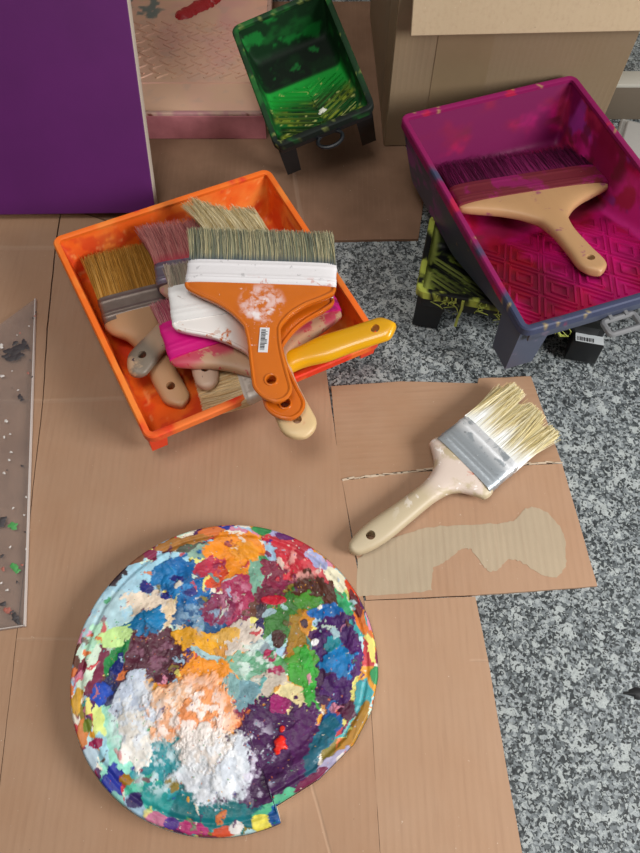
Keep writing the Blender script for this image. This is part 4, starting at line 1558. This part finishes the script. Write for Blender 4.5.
# base: small random patches, most of them seen on the rim
pool = [np.array(lin(c)) for c in ('#b6d8dc', '#cfe6d4', '#c84a50', '#2a3a98', '#e0a030', '#8a2a50', '#3a9a60', '#e8e0d0', '#5a2a60', '#d87a40', '#a8c8e0', '#6a4030', '#48a8a8', '#e8e080', '#d890a8', '#8a7a30')]
wx = P2 + .006 * np.stack([fbm(P2, 90, 71) - .5, fbm(P2, 90, 72) - .5, 0 * X], 1) * 2
seeds = np.stack([rng.uniform(-RX, RX, 420), rng.uniform(-RY, RY, 420)], 1)
an = rng.uniform(0, 2 * math.pi, 240)
rs_ = rng.uniform(.88, 1.0, 240)
best = np.full(len(X), 1e9)
idx = np.zeros(len(X), int)
for i, s in enumerate(seeds):
    d = (wx[:, 0] - s[0]) ** 2 + (wx[:, 1] - s[1]) ** 2
    m = d < best
    best[m] = d[m]
    idx[m] = i
# along the rim the patches run with the edge
pth = TH.ravel() + .22 * (fbm(P2, 90, 73) - .5)
prad = edge + .016 * (fbm(P2, 110, 74) - .5)
sa = np.stack([rng.uniform(-.1, 2 * math.pi + .1, 230), rng.uniform(-.006, .024, 230)], 1)
best2 = np.full(len(X), 1e9)
idx2 = np.zeros(len(X), int)
for i, q in enumerate(sa):
    d = ((pth - q[0]) * .055) ** 2 + (prad - q[1]) ** 2
    m = d < best2
    best2[m] = d[m]
    idx2[m] = i
onrim = prad < .013
idx = np.where(onrim, 420 + idx2, idx)
sc_ = np.array([pool[q] for q in rng.integers(0, len(pool), 650)])
colr = sc_[idx]
hgt = .0006 * _hash(idx, idx * 3, idx * 7, 5)
k_px = (at(50 + 300 * .53125, 680, ztop) - at(50 + 299 * .53125, 680, ztop)).length
n1, n2 = fbm(P2, 75, 81) - .5, fbm(P2, 75, 82) - .5
m1, m2 = fbm(P2, 210, 85) - .5, fbm(P2, 210, 86) - .5
n3 = fbm(P2, 300, 83, 3) - .5
n4 = fbm(P2, 700, 84, 2) - .5
for j, (bx_, by_, brx, bry, rot, colh, thick) in enumerate(B):
    c = Z(bx_, by_)
    a = -math.radians(rot)
    wa = min(.030, 1.1 * min(brx, bry) * k_px)
    wb = min(.014, 1.0 * min(brx, bry) * k_px)
    dx, dy = X + wa * n1 + wb * m1 - c.x, Y + wa * n2 + wb * m2 - c.y
    u = (dx * math.cos(a) + dy * math.sin(a)) / (brx * k_px)
    v = (-dx * math.sin(a) + dy * math.cos(a)) / (bry * k_px / .93)
    q = np.sqrt(u * u + v * v) + n3 * .42 + n4 * .08
    f = sstep(1.05, .95, q)
    fh = sstep(1.1, .8, np.sqrt(u * u + v * v))
    if 1.2 <= thick < 1.6:
        f = sstep(1.12, .80, q + .3 * n4)
    tone = .95 + .60 * (fbm(P2, 170, 90 + j, 4) - .5)
    cc_ = np.array(lin(colh))[None, :] * tone[:, None]
    colr = colr * (1 - f[:, None]) + cc_ * f[:, None]
    hgt = hgt * (1 - .35 * fh) + (.5 * f + .5 * fh) * .0010 * thick
# small dabs and torn skins of paint between the big patches
for j in range(110):
    t_, r_ = rng.uniform(0, 2 * math.pi), math.sqrt(rng.uniform(.05, .93))
    cx_, cy_ = RX * r_ * math.cos(t_), RY * r_ * math.sin(t_)
    px_ = math.hypot(cx_ - Z(300, 450).x, cy_ - Z(300, 450).y)
    if px_ < .034 or math.hypot(cx_ - Z(430, 470).x, cy_ - Z(430, 470).y) < .030:
        continue
    s1, s2, ro = rng.uniform(.0015, .0065), rng.uniform(.001, .0028), rng.uniform(0, math.pi)
    m = (np.abs(X - cx_) < .02) & (np.abs(Y - cy_) < .02)
    dx, dy = X[m] + .009 * m1[m] + .006 * n1[m] - cx_, Y[m] + .009 * m2[m] + .006 * n2[m] - cy_
    u, v = (dx * math.cos(ro) + dy * math.sin(ro)) / s1, (-dx * math.sin(ro) + dy * math.cos(ro)) / s2
    f = sstep(1.1, .8, np.sqrt(u * u + v * v) + .5 * n3[m]) * rng.uniform(.6, 1)
    colr[m] = colr[m] * (1 - f[:, None]) + pool[rng.integers(len(pool))][None, :] * f[:, None]
    hgt[m] = hgt[m] + .0004 * f
# dry white scumbles over the pale mounds
for (x0, y0, rx0, ry0, colh, th0, sd) in ((265, 390, 85, 75, '#fbf3ee', .50, 301), (312, 484, 72, 62, '#f0f3f7', .46, 302), (160, 385, 60, 80, '#dfe6ee', .49, 303), (205, 490, 50, 50, '#cfe4ea', .53, 304), (285, 200, 60, 40, '#8fb0c8', .56, 305), (200, 270, 70, 40, '#8a5a70', .57, 306), (390, 470, 40, 80, '#d8d4e4', .60, 307), (350, 165, 40, 45, '#d090a8', .58, 308), (390, 280, 60, 50, '#d8e8e0', .55, 309), (475, 100, 50, 40, '#f0b0a8', .58, 310), (240, 140, 50, 45, '#2a90d0', .54, 311)):
    c = Z(x0, y0)
    q = np.hypot((X - c.x) / (rx0 * k_px), (Y - c.y) / (ry0 * k_px))
    f = sstep(1.05, .5, q) * sstep(th0 - .06, th0 + .10, fbm(P2, 190, sd, 5))
    colr = colr * (1 - .85 * f[:, None]) + np.array(lin(colh))[None, :] * .85 * f[:, None]
    hgt = hgt + .0002 * f
specks = fbm(P2, 520, 320, 2)
pick = (fbm(P2, 90, 321, 2) * 16).astype(int) % len(pool)
f = sstep(.80, .84, specks) * .7
colr = colr * (1 - f[:, None]) + np.array(pool)[pick] * f[:, None]
colr = np.clip(colr, 0, 1) ** 1.1
# lid: raised rim, groove, then the recessed crusted field
lidz = .0185
prof = np.where(edge < .0022, lidz - .0045 + .0045 * np.sqrt(np.clip(1 - (1 - edge / .0022) ** 2, 0, 1)), lidz)
prof = prof - .0012 * sstep(.006, .009, edge) + .0010 * sstep(.009, .012, edge) - .0050 * sstep(.012, .030, edge)
lump = .0040 * (fbm(P2, 42, 330) - .5) + .0014 * (fbm(P2, 150, 331) - .5) + .0004 * (fbm(P2, 480, 332) - .5)
lump = lump * (.25 + .75 * sstep(.006, .022, edge))
mound = sum(h_ * np.exp(-(((X - Z(x_, y_).x) / (s_ * k_px)) ** 2 + ((Y - Z(x_, y_).y) / (s_ * k_px)) ** 2)) for x_, y_, s_, h_ in
            ((320, 480, 75, .0045), (420, 460, 80, .004), (260, 380, 70, .004), (250, 140, 48, .004), (540, 290, 34, .003), (180, 212, 30, .0025), (432, 444, 13, .0022), (150, 430, 40, .003), (535, 230, 36, .002)))
H = prof + hgt + lump + mound
V = np.stack([X, Y, H], 1).tolist()
base_n = len(V)
side = [(float(rr_[i] * math.cos(ths[i])), float(rr_[i] * math.sin(ths[i])), 0.0) for i in range(NT_)]
faces = []
for r in range(NR_ - 1):
    o0, o1 = r * NT_, (r + 1) * NT_
    faces += [(o0 + i, o0 + (i + 1) % NT_, o1 + (i + 1) % NT_, o1 + i) for i in range(NT_)]
faces.append(tuple(reversed(range(NT_))))
me = bpy.data.meshes.new('paint_crust')
me.from_pydata(V, [], faces)
me.update()
a = me.attributes.new('pigment', 'FLOAT_COLOR', 'POINT')
a.data.foreach_set('color', np.hstack([np.clip(colr, 0, 1), np.ones((base_n, 1))]).astype(np.float32).ravel())
mesh_obj('paint_crust', me, M('mixed_paints', rough=.42, attr='pigment', bump=(420, .35, .0006), spec=.4), pal, smooth=180)
# white plastic skirt of the lid underneath
bm = bmesh.new()
lo, hi, lo2 = [], [], []
for i in range(NT_):
    cx_, sx2 = math.cos(ths[i]), math.sin(ths[i])
    lo.append(bm.verts.new(((rr_[i] - .0035) * cx_, (rr_[i] - .0035) * sx2, .0)))
    hi.append(bm.verts.new(((rr_[i] + .0004) * cx_, (rr_[i] + .0004) * sx2, lidz - .0035)))
for i in range(NT_):
    j = (i + 1) % NT_
    bm.faces.new((lo[i], lo[j], hi[j], hi[i]))
bm.faces.new(lo)
tag(mesh_obj('lid_skirt', bm, M('lid_plastic', '#dcdcd2', .4, layers=[dict(c='#9ab8c0', s=60, t=.6, soft=.06, a=.6), dict(c='#b06070', s=90, t=.66, soft=.04, a=.7), dict(c='#c8b850', s=75, t=.64, soft=.05, a=.6)]), pal, smooth=60), 'whitish plastic side of the lid')

for o in COL.objects:
    if o.parent is None and 'label' in o:
        if o['category'] == 'paintbrush' and 'orange tray' in o['label'] or o['category'] == 'paintbrush' and any(q in o['label'] for q in ('topmost', 'pink ferrule')):
            o['group'] = 'used paintbrushes piled in the orange tray'
        elif o['category'] == 'paint tray':
            o['group'] = 'used plastic paint trays'
        elif o['category'] == 'cardboard':
            o['group'] = 'cardboard sheets covering the floor'

# ================================================================== LIGHT
W = bpy.data.worlds.new('room_light')
S.world = W
W.use_nodes = True
wt = W.node_tree
wtc = wt.nodes.new('ShaderNodeTexCoord')
wsp = wt.nodes.new('ShaderNodeSeparateXYZ')
wt.links.new(wtc.outputs['Generated'], wsp.inputs[0])
wr = wt.nodes.new('ShaderNodeValToRGB')
wr.color_ramp.elements[0].position, wr.color_ramp.elements[0].color = .0, (.10, .09, .085, 1)
wr.color_ramp.elements[1].position, wr.color_ramp.elements[1].color = .9, (1.0, .97, .94, 1)
wt.links.new(wsp.outputs[2], wr.inputs[0])
wt.links.new(wr.outputs[0], wt.nodes['Background'].inputs[0])
wt.nodes['Background'].inputs[1].default_value = .20


def area_light(name, loc, target, sx, sy, power, colr=(1, 1, 1)):
    l = bpy.data.lights.new(name, 'AREA')
    l.shape = 'RECTANGLE'
    l.size, l.size_y = sx, sy
    l.energy = power
    l.color = colr
    o = bpy.data.objects.new(name, l)
    COL.objects.link(o)
    o.location = loc
    o.rotation_euler = (Vector(target) - Vector(loc)).to_track_quat('-Z', 'Y').to_euler()
    return o


area_light('window_daylight', (1.05, -.22, .72), (.05, .15, 0), .55, .5, 17, (1.0, .98, .96))
area_light('overhead_fill', (-.25, .12, 1.7), (0, .3, 0), .6, .6, 9, (1.0, .97, .93))  # added fill from overhead, no known fixture; brightens the left-facing tray walls

vs = S.view_settings
vs.view_transform = 'Standard'
vs.look = 'None'
vs.gamma = 1
vs.use_curve_mapping = False
vs.exposure = 0.2
